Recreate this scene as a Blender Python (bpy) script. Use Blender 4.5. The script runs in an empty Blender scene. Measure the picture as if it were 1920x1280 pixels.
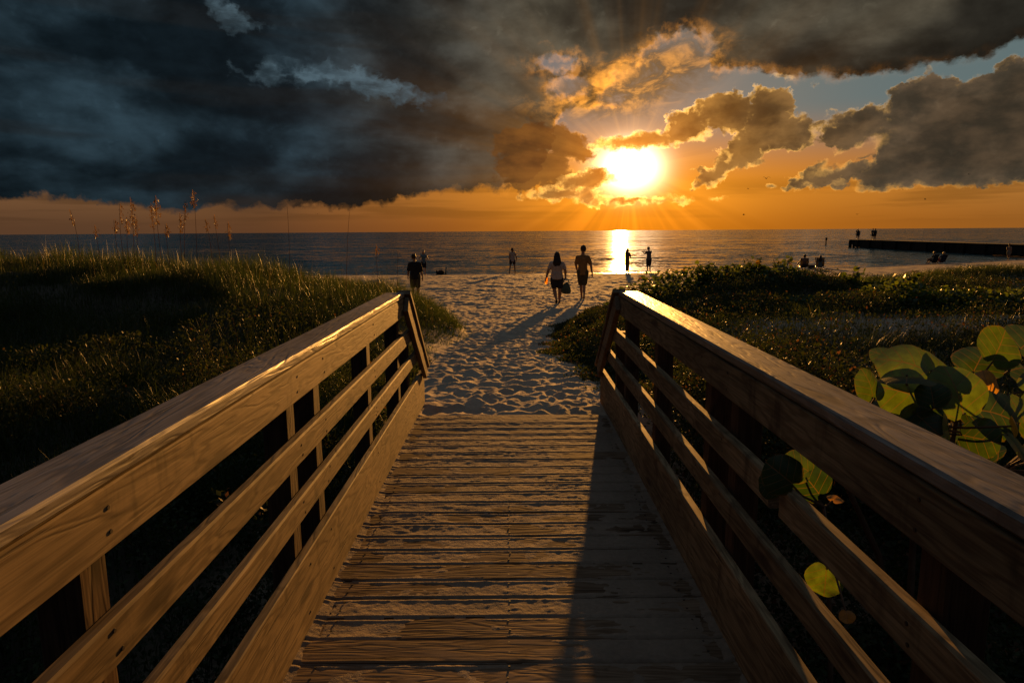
import bpy, bmesh, math, random
import numpy as np
from mathutils import Vector, Matrix
random.seed(7); RNG = np.random.default_rng(11)
SC = bpy.context.scene
COL = SC.collection
R = math.radians

# ------------------------------------------------------------------ camera
FPX = 1280.0                                  # focal length for a 1920 px wide picture
PITCH = math.atan(206.5/1280); ROLL = R(0.39)
_f = Vector((0, math.cos(PITCH), -math.sin(PITCH))); _r0 = Vector((1, 0, 0)); _u0 = _r0.cross(_f)
_r = _r0*math.cos(ROLL) - _u0*math.sin(ROLL); _u = _u0*math.cos(ROLL) + _r0*math.sin(ROLL)
CAM = Vector((0, 0, 1.5))
cd = bpy.data.cameras.new('camera'); cam = bpy.data.objects.new('camera', cd); COL.objects.link(cam)
cd.sensor_width = 36; cd.lens = 24; cd.clip_start = 0.05; cd.clip_end = 60000
cam.matrix_world = Matrix(((_r.x, _u.x, -_f.x, 0), (_r.y, _u.y, -_f.y, 0), (_r.z, _u.z, -_f.z, 1.5), (0, 0, 0, 1)))
SC.camera = cam
def ray(px, py):
    d = _f + _r*((px-960)/FPX) - _u*((py-640)/FPX)
    return d.normalized()
def at_y(px, py, y):                          # point of the place seen there at a given distance
    d = ray(px, py); return CAM + d*(y/d.y)
def at_z(px, py, z):
    d = ray(px, py); return CAM + d*((z-1.5)/d.z)
def azel(px, py):
    d = ray(px, py); return math.degrees(math.atan2(d.x, d.y)), math.degrees(math.asin(d.z))

# ------------------------------------------------------------------ exposure, sun
SC.view_settings.view_transform = 'Standard'; SC.view_settings.look = 'None'
SC.view_settings.gamma = 1.0; SC.view_settings.use_curve_mapping = False
EXPO = 0.4
SC.view_settings.exposure = EXPO
SUN_AZ, SUN_EL = azel(1166, 318)
sl = bpy.data.lights.new('sun', 'SUN'); so = bpy.data.objects.new('sun', sl); COL.objects.link(so)
sl.energy = 4.9; sl.angle = R(0.6); sl.color = (1.0, 0.44, 0.09)
sd = Vector((math.sin(R(SUN_AZ))*math.cos(R(SUN_EL)), math.cos(R(SUN_AZ))*math.cos(R(SUN_EL)), math.sin(R(SUN_EL))))
so.rotation_euler = sd.to_track_quat('Z', 'Y').to_euler(); so.location = (20, 60, 30)

# ------------------------------------------------------------------ small node-expression language
class G:
    def __init__(s, tree): s.t = tree; s.n = tree.nodes; s.l = tree.links
    def node(s, kind, **kw):
        n = s.n.new(kind)
        for k, v in kw.items(): setattr(n, k, v)
        return n
    def put(s, sock, v):
        if isinstance(v, E): s.l.new(v.s, sock)
        elif isinstance(v, bpy.types.NodeSocket): s.l.new(v, sock)
        elif isinstance(v, (tuple, list)) and len(v) == 3 and sock.type == 'RGBA': sock.default_value = (*v, 1)
        else: sock.default_value = v
    def m(s, op, *a, clamp=False):
        n = s.node('ShaderNodeMath', operation=op, use_clamp=clamp)
        for i, v in enumerate(a): s.put(n.inputs[i], v)
        return E(s, n.outputs[0])
    def ss(s, x, lo, hi, a=0.0, b=1.0):       # smoothstep range map
        n = s.node('ShaderNodeMapRange', interpolation_type='SMOOTHSTEP', clamp=True)
        for i, v in enumerate((x, lo, hi, a, b)): s.put(n.inputs[i], v)
        return E(s, n.outputs[0])
    def lin(s, x, lo, hi, a=0.0, b=1.0):
        n = s.node('ShaderNodeMapRange', clamp=True)
        for i, v in enumerate((x, lo, hi, a, b)): s.put(n.inputs[i], v)
        return E(s, n.outputs[0])
    def vec(s, x, y, z):
        n = s.node('ShaderNodeCombineXYZ')
        for i, v in enumerate((x, y, z)): s.put(n.inputs[i], v)
        return E(s, n.outputs[0])
    def noise(s, v, scale=1., detail=4., rough=.5, dist=0., out=0):
        n = s.node('ShaderNodeTexNoise'); s.put(n.inputs['Vector'], v)
        for k, w in (('Scale', scale), ('Detail', detail), ('Roughness', rough), ('Distortion', dist)): s.put(n.inputs[k], w)
        return E(s, n.outputs[out])
    def mix(s, f, a, b, kind='MIX'):
        n = s.node('ShaderNodeMix', data_type='RGBA', blend_type=kind); n.clamp_result = False
        s.put(n.inputs[0], f); s.put(n.inputs[6], a); s.put(n.inputs[7], b)
        return E(s, n.outputs[2])
    def sc(s, c, f):                          # colour times scalar
        n = s.node('ShaderNodeVectorMath', operation='SCALE'); s.put(n.inputs[0], c); s.put(n.inputs[3], f)
        return E(s, n.outputs[0])
    def add(s, a, b):
        n = s.node('ShaderNodeVectorMath', operation='ADD'); s.put(n.inputs[0], a); s.put(n.inputs[1], b)
        return E(s, n.outputs[0])
    def curve(s, x, pts):
        n = s.node('ShaderNodeFloatCurve'); c = n.mapping.curves[0]; n.mapping.use_clip = False
        c.points[0].location = pts[0]; c.points[-1].location = pts[-1]
        for p in pts[1:-1]: c.points.new(*p)
        n.mapping.update(); s.put(n.inputs['Value'], x)
        return E(s, n.outputs[0])
class E:
    def __init__(s, g, sock): s.g = g; s.s = sock
    def __add__(a, b): return a.g.m('ADD', a, b)
    __radd__ = __add__
    def __sub__(a, b): return a.g.m('SUBTRACT', a, b)
    def __rsub__(a, b): return a.g.m('SUBTRACT', b, a)
    def __mul__(a, b): return a.g.m('MULTIPLY', a, b)
    __rmul__ = __mul__
    def __truediv__(a, b): return a.g.m('DIVIDE', a, b)
def srgb(r, g, b):
    return tuple(((c/255+.055)/1.055)**2.4 if c > 10 else c/255/12.92 for c in (r, g, b))

# ------------------------------------------------------------------ world: clear evening sky and broken cloud
world = bpy.data.worlds.new('World'); SC.world = world; world.use_nodes = True
g = G(world.node_tree); g.n.clear()
tc = g.node('ShaderNodeTexCoord').outputs['Generated']
sep = g.node('ShaderNodeSeparateXYZ'); g.l.new(tc, sep.inputs[0])
dx, dy, dz = (E(g, sep.outputs[i]) for i in range(3))
az = g.m('ARCTAN2', dx, dy)*57.29578
el = g.m('ARCSINE', dz)*57.29578
def PX(px, py): return azel(px, py)
# warped sky coordinates: billowing edges
v1 = g.vec(az*.16, el*.26, 3.1)
n1 = g.node('ShaderNodeTexNoise'); g.put(n1.inputs['Vector'], v1); n1.inputs['Scale'].default_value = 1.0; n1.inputs['Detail'].default_value = 2
s1 = g.node('ShaderNodeSeparateColor'); g.l.new(n1.outputs[1], s1.inputs[0])
n2 = g.node('ShaderNodeTexNoise'); g.put(n2.inputs['Vector'], g.vec(az*.8, el*1.0, 7.7)); n2.inputs['Detail'].default_value = 6; n2.inputs['Roughness'].default_value = .62; n2.inputs['Scale'].default_value = 1.0
s2 = g.node('ShaderNodeSeparateColor'); g.l.new(n2.outputs[1], s2.inputs[0])
azw = az + (E(g, s1.outputs[0])-.5)*3.0 + (E(g, s2.outputs[0])-.5)*2.0
elw = el + (E(g, s1.outputs[1])-.5)*1.6 + (E(g, s2.outputs[1])-.5)*1.5
azs = az + (E(g, s1.outputs[0])-.5)*1.0 + (E(g, s2.outputs[0])-.5)*1.7
els = el + (E(g, s1.outputs[1])-.5)*.6 + (E(g, s2.outputs[1])-.5)*1.5
# billow detail for puffy crowns
vb = g.node('ShaderNodeTexVoronoi', feature='F1'); g.put(vb.inputs['Vector'], g.vec(azs, els*1.15, 0.0)); vb.inputs['Scale'].default_value = .7
vb.inputs['Detail'].default_value = 2; vb.inputs['Roughness'].default_value = .55
puff = .42 - E(g, vb.outputs['Distance'])
def ell(px, py, rx, ry, ang=0, A=azs, B=els):
    """rounded blob: px centre, px radii; returns a distance-like field in degrees, positive inside"""
    a0, e0 = PX(px, py); k = abs(PX(px+20, py)[0]-a0)/20; ke = abs(PX(px, py+20)[1]-e0)/20
    ca, sa = math.cos(R(ang)), math.sin(R(ang))
    u = A-a0; v = B-e0
    if ang:
        uu = u*ca+v*sa; vv = v*ca-u*sa
    else: uu, vv = u, v
    uu = uu*(1/(rx*k)); vv = vv*(1/(ry*ke))
    return (1.0 - g.m('SQRT', uu*uu+vv*vv))*(min(rx*k, ry*ke))
def bound(A, pts):                            # edge line given by picture points, evaluated in azimuth
    P = [azel(*p) for p in pts]
    P = [((a+45)/90, e/30) for a, e in P]
    P = [(0.0, P[0][1])] + P + [(1.0, P[-1][1])]
    return g.curve((A+45)*(1/90), P)*30
def mx(*a):
    r = a[0]
    for b in a[1:]: r = g.m('MAXIMUM', r, b)
    return r
def smx(k, *a):
    r = a[0]
    for b in a[1:]: r = g.m('SMOOTH_MAX', r, b, k)
    return r
def smn(k, *a):
    r = a[0]
    for b in a[1:]: r = g.m('SMOOTH_MIN', r, b, k)
    return r
# distance from the sun, degrees
sa_, se_ = azel(1181, 314)
dsx = az-sa_; dse = el-se_
ds = g.m('SQRT', dsx*dsx+dse*dse)
dsw = g.m('SQRT', dsx*dsx*.45+dse*dse*1.6)
glow = lambda w, d=None: g.m('EXPONENT', (d or ds)*(-1.0/w))
# crepuscular rays: angle about the sun
ang = g.m('ARCTAN2', dse, dsx)
rn = g.noise(g.vec(g.m('COSINE', ang)*2.2, g.m('SINE', ang)*2.2, 0.4), 2.3, 3, .55)
rays = g.ss(rn, .38, .64, .55, 1.6)

# clear sky
C_ = srgb
side = g.m('POWER', g.lin(az, -34, 8), 2.1)   # 0 left .. 1 towards the sun
sider = g.lin(az, 10, 38)
hor = g.mix(side, C_(88, 60, 40), C_(176, 94, 4)); hor = g.mix(sider, hor, C_(146, 90, 34))
low = g.mix(side, C_(112, 78, 50), C_(214, 126, 20)); low = g.mix(sider, low, C_(164, 108, 48))
hi = g.mix(g.lin(az, -14, 22), C_(62, 90, 110), C_(92, 110, 112))
clear = g.mix(g.ss(el, .0, 3.0), hor, low)
clear = g.mix(g.ss(el, 3.4, 9.5), clear, hi)
band = g.noise(g.vec(az*.07, el*1.1, 1.0), 1.0, 4, .5)
clear = g.mix(g.ss(band, .46, .62, 0, .55)*g.ss(el, 4.4, 3.0)*g.ss(el, 0, 1.8), clear, g.sc(clear, .45))
lg = g.sc(C_(255, 160, 40), glow(5.0)*.85)
clear = g.add(clear, lg)

# ---- cloud deck (everything above the ragged lower edge on the left, high on the right)
lo = bound(azw, [(0, 384), (110, 372), (200, 384), (330, 400), (430, 392), (520, 396), (600, 398), (700, 390), (800, 372), (900, 362), (985, 352), (1020, 318),
                 (1035, 262), (1075, 214), (1130, 206), (1180, 200), (1215, 172), (1255, 130), (1300, 118), (1340, 136), (1420, 140), (1500, 152), (1600, 152), (1700, 136), (1800, 120), (1920, 88)])
deck = elw - lo
st2_ = g.noise(g.vec(az*.30+1, el*.9, 5.0), 1.0, 5, .6)
hole = mx(ell(700, 160, 74, 17, -14, azw, elw), ell(580, 142, 60, 9, 0, azw, elw), ell(430, 18, 44, 18, -20, azw, elw)) - (st2_-.5)*1.6
holes = mx(ell(1255, 118, 70, 44, 20), ell(1190, 165, 60, 22, 25), ell(1068, 168, 30, 18, 0), ell(1190, 140, 26, 10), ell(1040, 120, 20, 8))
deckd = deck + puff*.40
holeM = g.ss(hole - (puff+.1)*.9, -.12, .75)
deckd = g.m('MINIMUM', deckd, (holes - puff*.6)*-1.0 + .15)

s2x = E(g, s2.outputs[2])
sliver = ell(1208, 264, 112, 17, 3) + (puff+.12)*.12
leftc = smx(.25, ell(1058, 268, 66, 44, -20), ell(990, 262, 90, 44, 10), ell(1085, 292, 52, 30, -30), ell(1000, 318, 96, 56)) + puff*.85 + (s2x-.5)*1.2
leftf = mx(ell(1100, 338, 66, 22, 8), ell(1060, 364, 90, 16, 0), ell(1180, 376, 190, 13, 0)-.1) + puff*.35 + .05
arch = smx(.5, ell(1285, 238, 78, 40, 24), ell(1370, 212, 86, 50, 5), ell(1445, 215, 72, 60, 0), ell(1486, 245, 54, 50), ell(1405, 275, 84, 46, 32), ell(1340, 325, 66, 30, 38)) + puff*.8 + (s2x-.5)*.9
right = smx(.5, ell(1820, 260, 245, 125, 0), ell(1940, 200, 180, 110), ell(1610, 240, 90, 56, 10), ell(1740, 195, 120, 66, 12), ell(1550, 325, 115, 36, 14), ell(1700, 325, 210, 46, 0)) + puff*.85 + (s2x-.5)*.8
flat = smn(.25, right, els - azel(1700, 356)[1] + puff*.3)
flat = smn(.2, flat, ell(1592, 288, 52, 12, 28)*-1.0)
frag = mx(ell(1468, 143, 30, 8, -8), ell(1530, 158, 8, 6), ell(1640, 350, 60, 10, 0))+puff*.2
cumd = mx(arch, flat, leftf, sliver, frag)
a_deck = g.ss(deckd, -.20, .30)
a_left = g.ss(leftc, -.15, .25)
a_cum = g.ss(cumd, -.06, .16)
# colours
st = g.noise(g.vec(az*.085+el*.03, el*.17-az*.012, 9.0), 1.0, 6, .50, .25)
st2 = g.noise(g.vec(az*.30+5, el*.52, 2.0), 1.0, 7, .56, .1)
st3 = g.noise(g.vec(az*.035, el*.42, 4.0), 1.0, 3, .5)
dl = g.mix(g.ss(st, .42, .66), C_(17, 27, 33), C_(46, 64, 74))
dl = g.mix(g.ss(st3, .52, .64)*.5, dl, C_(30, 32, 33))
dc = g.mix(g.ss(st, .40, .64), C_(44, 42, 36), C_(88, 82, 68))
dcol = g.mix(g.ss(az, -18, 5), dl, dc)
dcol = g.sc(dcol, g.ss(st2, .30, .70, .72, 1.28))
dcol = g.sc(dcol, g.ss(puff, -.35, .25, .84, 1.14))
dcol = g.sc(dcol, g.ss(deck, 0.0, 3.4, .55, 1.0))
dcol = g.add(dcol, g.sc(C_(215, 138, 44), glow(3.4, dsw)*(rays*.5+.5)*.95))
ccol = g.mix(g.ss(st2, .33, .66), C_(98, 72, 38), C_(158, 114, 56))
ccol = g.mix(g.ss(az, 14, 30), ccol, g.mix(g.ss(st2, .36, .66), C_(66, 58, 46), C_(100, 82, 62)))
ccol = g.mix(g.ss(az, 4, -8), ccol, C_(48, 38, 30))
shade_ = g.ss(cumd, 0, 1.8, 1.25, .80)*g.ss(puff, -.4, .3, .82, 1.12)
ccol = g.add(g.sc(ccol, shade_), g.sc(C_(255, 140, 16), glow(3.0)*1.2))
lcol = g.mix(g.ss(st2, .33, .66), C_(70, 48, 28), C_(112, 72, 34))
lcol = g.add(lcol, g.sc(C_(255, 140, 16), glow(2.6)*1.3))
rv = g.ss(g.noise(g.vec(az*.9, el*.9, 6.0), 1.0, 4, .6), .40, .62, .05, 1.25)
rim_c = g.ss(cumd, -.14, .0)*g.ss(cumd, .40, .04)*rv
rim_l = g.ss(leftc, -.25, .0)*g.ss(leftc, .5, .1)*g.ss(az, 3, 6)*rv
rim_d = g.ss(deckd, -.5, .0)*g.ss(deckd, 1.1, .1)*g.ss(az, -4, 5)*rv
sky = clear
sky = g.mix(a_deck, sky, dcol)
sky = g.mix(holeM*g.ss(st2_, .25, .6, .15, .52), sky, g.mix(g.ss(st2_, .35, .65), C_(78, 98, 108), C_(104, 128, 140)))
gtex = g.noise(g.vec(az*.34+el*.12+2, el*.62-az*.10, 11.0), 1.0, 8, .62, .5)
gmask = g.ss(smx(.6, ell(1195, 150, 165, 62, 14), ell(1110, 190, 110, 30, 0)), -.9, 1.3)
gcol = g.mix(g.ss(gtex, .46, .64), C_(116, 82, 42), C_(250, 166, 68))
sky = g.mix(gmask*g.ss(gtex, .30, .50, .15, .82), sky, g.sc(gcol, g.ss(ds, 2, 14, 1.15, .75)))
sky = g.add(sky, g.sc(C_(255, 160, 50), rim_d*glow(5.0)*2.0))
sky = g.mix(a_left*g.ss(az, -10, .5), sky, lcol)
sky = g.add(sky, g.sc(C_(255, 170, 60), rim_l*glow(4.0)*1.2))
sky = g.mix(a_cum, sky, ccol)
sky = g.add(sky, g.sc(C_(255, 190, 90), rim_c*(glow(6.5)*1.9+.06)))
# blown-out opening round the sun, masked by the nearest fragments
core = g.m('EXPONENT', g.m('MAXIMUM', (dsx*dsx*.25+dse*dse*.42), 0)*-1.0)
open_ = g.ss(mx(sliver, leftc-.3, leftf), .22, -.10)
sky = g.add(sky, g.sc((1.0, .80, .50), core*open_*6.0))
# warm veil below the sun and shafts of light
veil = g.ss(el, 4.6, 1.5)*g.m('EXPONENT', dsx*dsx*(-1/26.0))*rays
sky = g.add(sky, g.sc(C_(255, 130, 5), veil*.26))
sky = g.add(sky, g.sc(C_(255, 170, 60), g.ss(rn, .45, .68)*glow(5.0)*g.ss(ds, 1.5, 4)*.26))
# distant rain shaft under the deck
rx0 = azel(480, 400)[0]
rain = g.m('EXPONENT', (az-rx0)*(az-rx0)*(-1/14.0))*g.ss(el, 3.0, .8, 1.0, .25)*g.ss(el, 3.2, 2.2)
sky = g.mix(rain*.8, sky, C_(46, 38, 33))
# the sky away from the sunset: evening blue overhead and behind, softly clouded
nz = g.noise(tc, 2.2, 5, .55)
back = g.mix(g.ss(nz, .42, .62), (.020, .029, .042), (.026, .030, .036))
back = g.sc(back, g.ss(el, 12, 62, .55, 4.0))
amb = g.mix(g.ss(el, 22, 50), sky, back)
amb = g.mix(g.ss(dy, .30, -.1), amb, g.sc(back, 1.0))
# real clear-air light from the Sky Texture as the base
nish = g.node('ShaderNodeTexSky', sky_type='NISHITA', sun_disc=False)
nish.sun_elevation = R(SUN_EL); nish.sun_rotation = R(SUN_AZ); nish.air_density = 1.4; nish.dust_density = 2.0
bgA = g.node('ShaderNodeBackground'); g.put(bgA.inputs[0], nish.outputs[0]); bgA.inputs[1].default_value = .06
bgB = g.node('ShaderNodeBackground'); g.put(bgB.inputs[0], amb); bgB.inputs[1].default_value = 2**-EXPO
cover = g.m('MAXIMUM', g.ss(el, 22, 45, .985, .85), g.m('MAXIMUM', a_deck, a_cum))
ms = g.node('ShaderNodeMixShader'); g.put(ms.inputs[0], cover); g.l.new(bgA.outputs[0], ms.inputs[1]); g.l.new(bgB.outputs[0], ms.inputs[2])
wo = g.node('ShaderNodeOutputWorld'); g.l.new(ms.outputs[0], wo.inputs[0])
world.cycles.sampling_method = 'MANUAL'; world.cycles.sample_map_resolution = 1024

# ------------------------------------------------------------------ helpers
def tag(o, label=None, cat=None, group=None, kind=None):
    if label: o['label'] = label
    if cat: o['category'] = cat
    if group: o['group'] = group
    if kind: o['kind'] = kind
    return o
def link(name, me, mat, parent=None, smooth=False):
    if smooth: me.polygons.foreach_set('use_smooth', [True]*len(me.polygons))
    if mat is not None and len(me.materials) == 0: me.materials.append(mat)
    o = bpy.data.objects.new(name, me); COL.objects.link(o)
    if parent is not None: o.parent = parent; o.matrix_parent_inverse = Matrix.Translation(-parent.location) if parent.rotation_euler.z == 0 else parent.matrix_basis.inverted()
    return o
def empty(name, loc, rz=0):
    o = bpy.data.objects.new(name, None); COL.objects.link(o); o.location = loc; o.rotation_euler = (0, 0, rz); o.empty_display_size = .2
    return o
def bmo(name, bm, mat, parent=None, smooth=False):
    bmesh.ops.recalc_face_normals(bm, faces=bm.faces)
    me = bpy.data.meshes.new(name); bm.to_mesh(me); bm.free()
    return link(name, me, mat, parent, smooth)
def np_mesh(name, V, F, nper, tint=None):
    """mesh from arrays: V (n,3), F flat loop indices, nper loops per face"""
    me = bpy.data.meshes.new(name)
    V = np.asarray(V, np.float32); F = np.asarray(F, np.int32); nper = np.asarray(nper, np.int32)
    me.vertices.add(len(V)); me.vertices.foreach_set('co', V.ravel())
    me.loops.add(len(F)); me.loops.foreach_set('vertex_index', F)
    me.polygons.add(len(nper)); st = np.concatenate(([0], np.cumsum(nper)[:-1])).astype(np.int32)
    me.polygons.foreach_set('loop_start', st); me.polygons.foreach_set('loop_total', nper)
    if tint is not None:
        a = me.attributes.new('tint', 'FLOAT', 'POINT'); a.data.foreach_set('value', np.asarray(tint, np.float32))
    me.update(calc_edges=True); me.validate()
    return me
def hash2(ix, iy, seed=0):
    n = (ix.astype(np.int64)*374761393 + iy.astype(np.int64)*668265263 + seed*1442695041) & 0xffffffff
    n = ((n ^ (n >> 13))*1274126177) & 0xffffffff
    return ((n ^ (n >> 16)) & 0xffff)/65535.0
def vn(x, y, seed=0):                          # smooth value noise 0..1
    x = np.asarray(x, float); y = np.asarray(y, float)
    ix = np.floor(x); iy = np.floor(y); fx = x-ix; fy = y-iy
    fx = fx*fx*(3-2*fx); fy = fy*fy*(3-2*fy)
    a = hash2(ix, iy, seed); b = hash2(ix+1, iy, seed); c = hash2(ix, iy+1, seed); d = hash2(ix+1, iy+1, seed)
    return (a*(1-fx)+b*fx)*(1-fy)+(c*(1-fx)+d*fx)*fy
def fbm(x, y, o=3, seed=0):
    s = 0; a = .5; t = 0
    for k in range(o):
        s = s+a*vn(x*2**k, y*2**k, seed+k*17); t += a; a *= .5
    return s/t
def sst(x, a, b):
    t = np.clip((np.asarray(x, float)-a)/(b-a), 0, 1); return t*t*(3-2*t)

# ------------------------------------------------------------------ materials
def newmat(name):
    m = bpy.data.materials.new(name); m.use_nodes = True; m.node_tree.nodes.clear()
    return m, G(m.node_tree)
def finish(g, shader): o = g.node('ShaderNodeOutputMaterial'); g.l.new(shader, o.inputs[0])
def objco(g): return g.node('ShaderNodeTexCoord').outputs['Object']
def attr(g, name): return E(g, g.node('ShaderNodeAttribute', attribute_name=name).outputs['Fac'])
def bsdf(g, col, rough=.6, spec=.3, bump=None, strength=.3, dist=.01):
    b = g.node('ShaderNodeBsdfPrincipled'); g.put(b.inputs['Base Color'], col); g.put(b.inputs['Roughness'], rough)
    b.inputs['Specular IOR Level'].default_value = spec
    if bump is not None:
        bn = g.node('ShaderNodeBump'); g.put(bn.inputs['Height'], bump); bn.inputs['Strength'].default_value = strength; bn.inputs['Distance'].default_value = dist
        g.l.new(bn.outputs[0], b.inputs['Normal'])
    return b.outputs[0]
def plain(name, col, rough=.7, spec=.2, var=.25, scale=18):
    m, g = newmat(name)
    n = g.noise(objco(g), scale, 4, .55)
    finish(g, bsdf(g, g.sc(col, g.ss(n, .3, .7, 1-var, 1+var)), rough, spec, n, .15, .005)); return m
def wood(name, axis, c0, c1, cdark, rough=.74, spec=.18, grain=1.0, bump=.5):
    m, g = newmat(name)
    sp = g.node('ShaderNodeSeparateXYZ'); g.l.new(objco(g), sp.inputs[0]); x, y, z = (E(g, sp.outputs[i]) for i in range(3))
    b = attr(g, 'board')
    off = b*7.31
    l, p, q = {'x': (x, y, z), 'y': (y, x, z), 'z': (z, x, y)}[axis]
    v = g.vec(l*1.0+off*3.0, p*7.0+off, q*7.0+off*.7)
    w1 = g.noise(v, 1.6, 3, .5, .35)
    # flowing growth rings
    ringv = g.m('SINE', w1*54.0 + (q+p)*34.0)*.5+.5
    ringv = g.m('POWER', ringv, 1.6)
    fine = g.noise(g.vec(l*3.5+off, p*160.0, q*160.0), 1.0, 3, .6)
    crack = g.ss(g.noise(g.vec(l*1.5+off*2, p*46.0, q*46.0), 1.0, 4, .6), .61, .70)
    kn = g.node('ShaderNodeTexVoronoi', feature='F1'); g.put(kn.inputs['Vector'], g.vec(l*1.6+off, p*7.0+off, q*7.0)); kn.inputs['Scale'].default_value = 1.0
    knot = g.ss(E(g, kn.outputs['Distance']), .20, .09)
    blot = g.noise(g.vec(l*1.1+off, p*2.5, q*2.5), 1.0, 5, .6)
    stain = g.ss(g.noise(g.vec(l*6.0+off, p*5.0, q*1.6), 1.0, 5, .65), .56, .70)
    col = g.mix(ringv*.75*grain, c0, c1)
    col = g.sc(col, g.ss(blot, .3, .7, .66, 1.26)*g.ss(fine, .3, .7, .74, 1.2)*(.85+.3*g.m('FRACT', b*5.7)))
    col = g.mix(g.m('MAXIMUM', crack*.8, g.m('MAXIMUM', knot*.75, stain*.6)), col, cdark)
    h = ringv*-.5*grain + fine*.35 - crack*1.1 + blot*.4 - knot*.3
    finish(g, bsdf(g, col, rough, spec, h, bump, .004)); return m
M = {}
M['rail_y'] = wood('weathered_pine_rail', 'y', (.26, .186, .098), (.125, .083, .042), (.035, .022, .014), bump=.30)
M['cap_y'] = wood('grey_weathered_cap', 'y', (.225, .197, .165), (.135, .110, .085), (.045, .034, .025), rough=.47, spec=.42, grain=.9, bump=.5)
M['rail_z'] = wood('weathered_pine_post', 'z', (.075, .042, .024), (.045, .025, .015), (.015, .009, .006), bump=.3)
M['diag'] = wood('weathered_pine_slope', 'y', (.22, .155, .09), (.16, .105, .06), (.05, .03, .02), bump=.28)
M['deck_x'] = wood('worn_deck_board', 'x', (.19, .135, .085), (.12, .078, .045), (.03, .018, .010), rough=.85, spec=.10, bump=.42)

def sandmat(name, wetness=True, k=1.0):
    m, g = newmat(name)
    sp = g.node('ShaderNodeSeparateXYZ'); co = objco(g); g.l.new(co, sp.inputs[0]); x, y, z = (E(g, sp.outputs[i]) for i in range(3))
    n = g.noise(co, 2.2, 5, .6); n2 = g.noise(co, 38, 4, .6); n3 = g.noise(co, 400, 2, .6)
    col = g.mix(g.ss(n, .35, .65), (.36, .335, .30), (.45, .42, .375))
    col = g.sc(col, g.ss(n2, .25, .75, .88, 1.1)*g.ss(n3, .3, .7, .9, 1.08))
    speck = g.ss(g.noise(co, 9, 6, .75), .66, .72)
    col = g.mix(speck*.55, col, (.14, .10, .07)); col = g.mix(1.0, col, (k, k*.84, k*.66), 'MULTIPLY')
    r = .9
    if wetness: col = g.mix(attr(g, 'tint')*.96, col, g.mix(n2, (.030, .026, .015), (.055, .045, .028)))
    if wetness:
        wet = g.ss(z+(n-.5)*.06, -1.26, -1.36)
        col = g.sc(col, 1-wet*.55); r = g.lin(wet, 0, 1, .9, .22)
    bm_ = n2*1.0+n3*.25+g.noise(co, 9, 3, .5)*1.6
    finish(g, bsdf(g, col, r, .25, bm_, .55, .012)); return m
M['sand'] = sandmat('pale_beach_sand'); M['decksand'] = sandmat('thin_blown_sand', False, .55)

def leafmat(name, ca, cb, cdry, trans=.45, rough=.45, spec=.35, dry=(.82, .95), tcol=None):
    m, g = newmat(name)
    t = attr(g, 'tint'); n = g.noise(objco(g), 3.0, 3, .6)
    col = g.mix(g.m('FRACT', t*3.7), ca, cb); col = g.mix(g.ss(t, *dry), col, cdry)
    col = g.sc(col, g.ss(n, .3, .7, .75, 1.25))
    d = g.node('ShaderNodeBsdfPrincipled'); g.put(d.inputs['Base Color'], col); d.inputs['Roughness'].default_value = rough; d.inputs['Specular IOR Level'].default_value = spec
    tr = g.node('ShaderNodeBsdfTranslucent'); g.put(tr.inputs[0], g.mix(1.0, col, tcol or (2.2, 1.9, .7), 'MULTIPLY'))
    mx_ = g.node('ShaderNodeMixShader'); mx_.inputs[0].default_value = trans
    g.l.new(d.outputs[0], mx_.inputs[1]); g.l.new(tr.outputs[0], mx_.inputs[2]); finish(g, mx_.outputs[0]); return m
M['grass'] = leafmat('dune_grass_blade', (.042, .058, .016), (.025, .038, .012), (.12, .09, .042), .42, tcol=(1.7, 1.75, .62))
M['herb'] = leafmat('small_green_leaf', (.032, .046, .014), (.018, .030, .011), (.10, .05, .028), .33, .55, .18)
M['grape'] = leafmat('sea_grape_leaf', (.062, .094, .020), (.040, .068, .018), (.16, .06, .03), .50, .33, .5, (.90, .98))
M['straw'] = leafmat('dry_sea_oat', (.15, .095, .045), (.11, .07, .035), (.2, .13, .06), .3)
M['stem'] = plain('woody_stem', (.10, .06, .035))

# ------------------------------------------------------------------ terrain
def shore(x):                                 # y of the waterline
    x = np.clip(np.asarray(x, float), -200, 62)
    return 47.2 + np.where(x > 0, .0075*x*x, .0004*x*x) + .25*np.sin(x*.23)+.12*np.sin(x*.61+1)
def base(x, y):
    yy = y - (shore(x)-47.2)*sst(y, 12, 40)
    return np.interp(yy, [-6, 1, 3, 5.35, 8, 12, 16, 22, 30, 44.5, 47.2, 49, 60, 90, 400], [-.62, -.6, -.42, -.03, -.13, -.36, -.56, -.80, -.98, -1.285, -1.40, -1.50, -1.8, -2.6, -6])
def ledge(y):                                 # left border of the path (x)
    return np.interp(y, [0, 5.4, 6.5, 8, 10, 12.6, 14, 16.5, 18.5, 21], [-1.1, -.98, -1.0, -1.05, -1.0, -.80, -.98, -1.55, -3.3, -7])
def redge(y):
    return np.interp(y, [0, 5.4, 6.6, 8, 9.5, 12, 14, 16.5, 18.5, 20], [1.05, .98, .98, .93, .68, .76, .98, 1.75, 3.4, 6.5])
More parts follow.
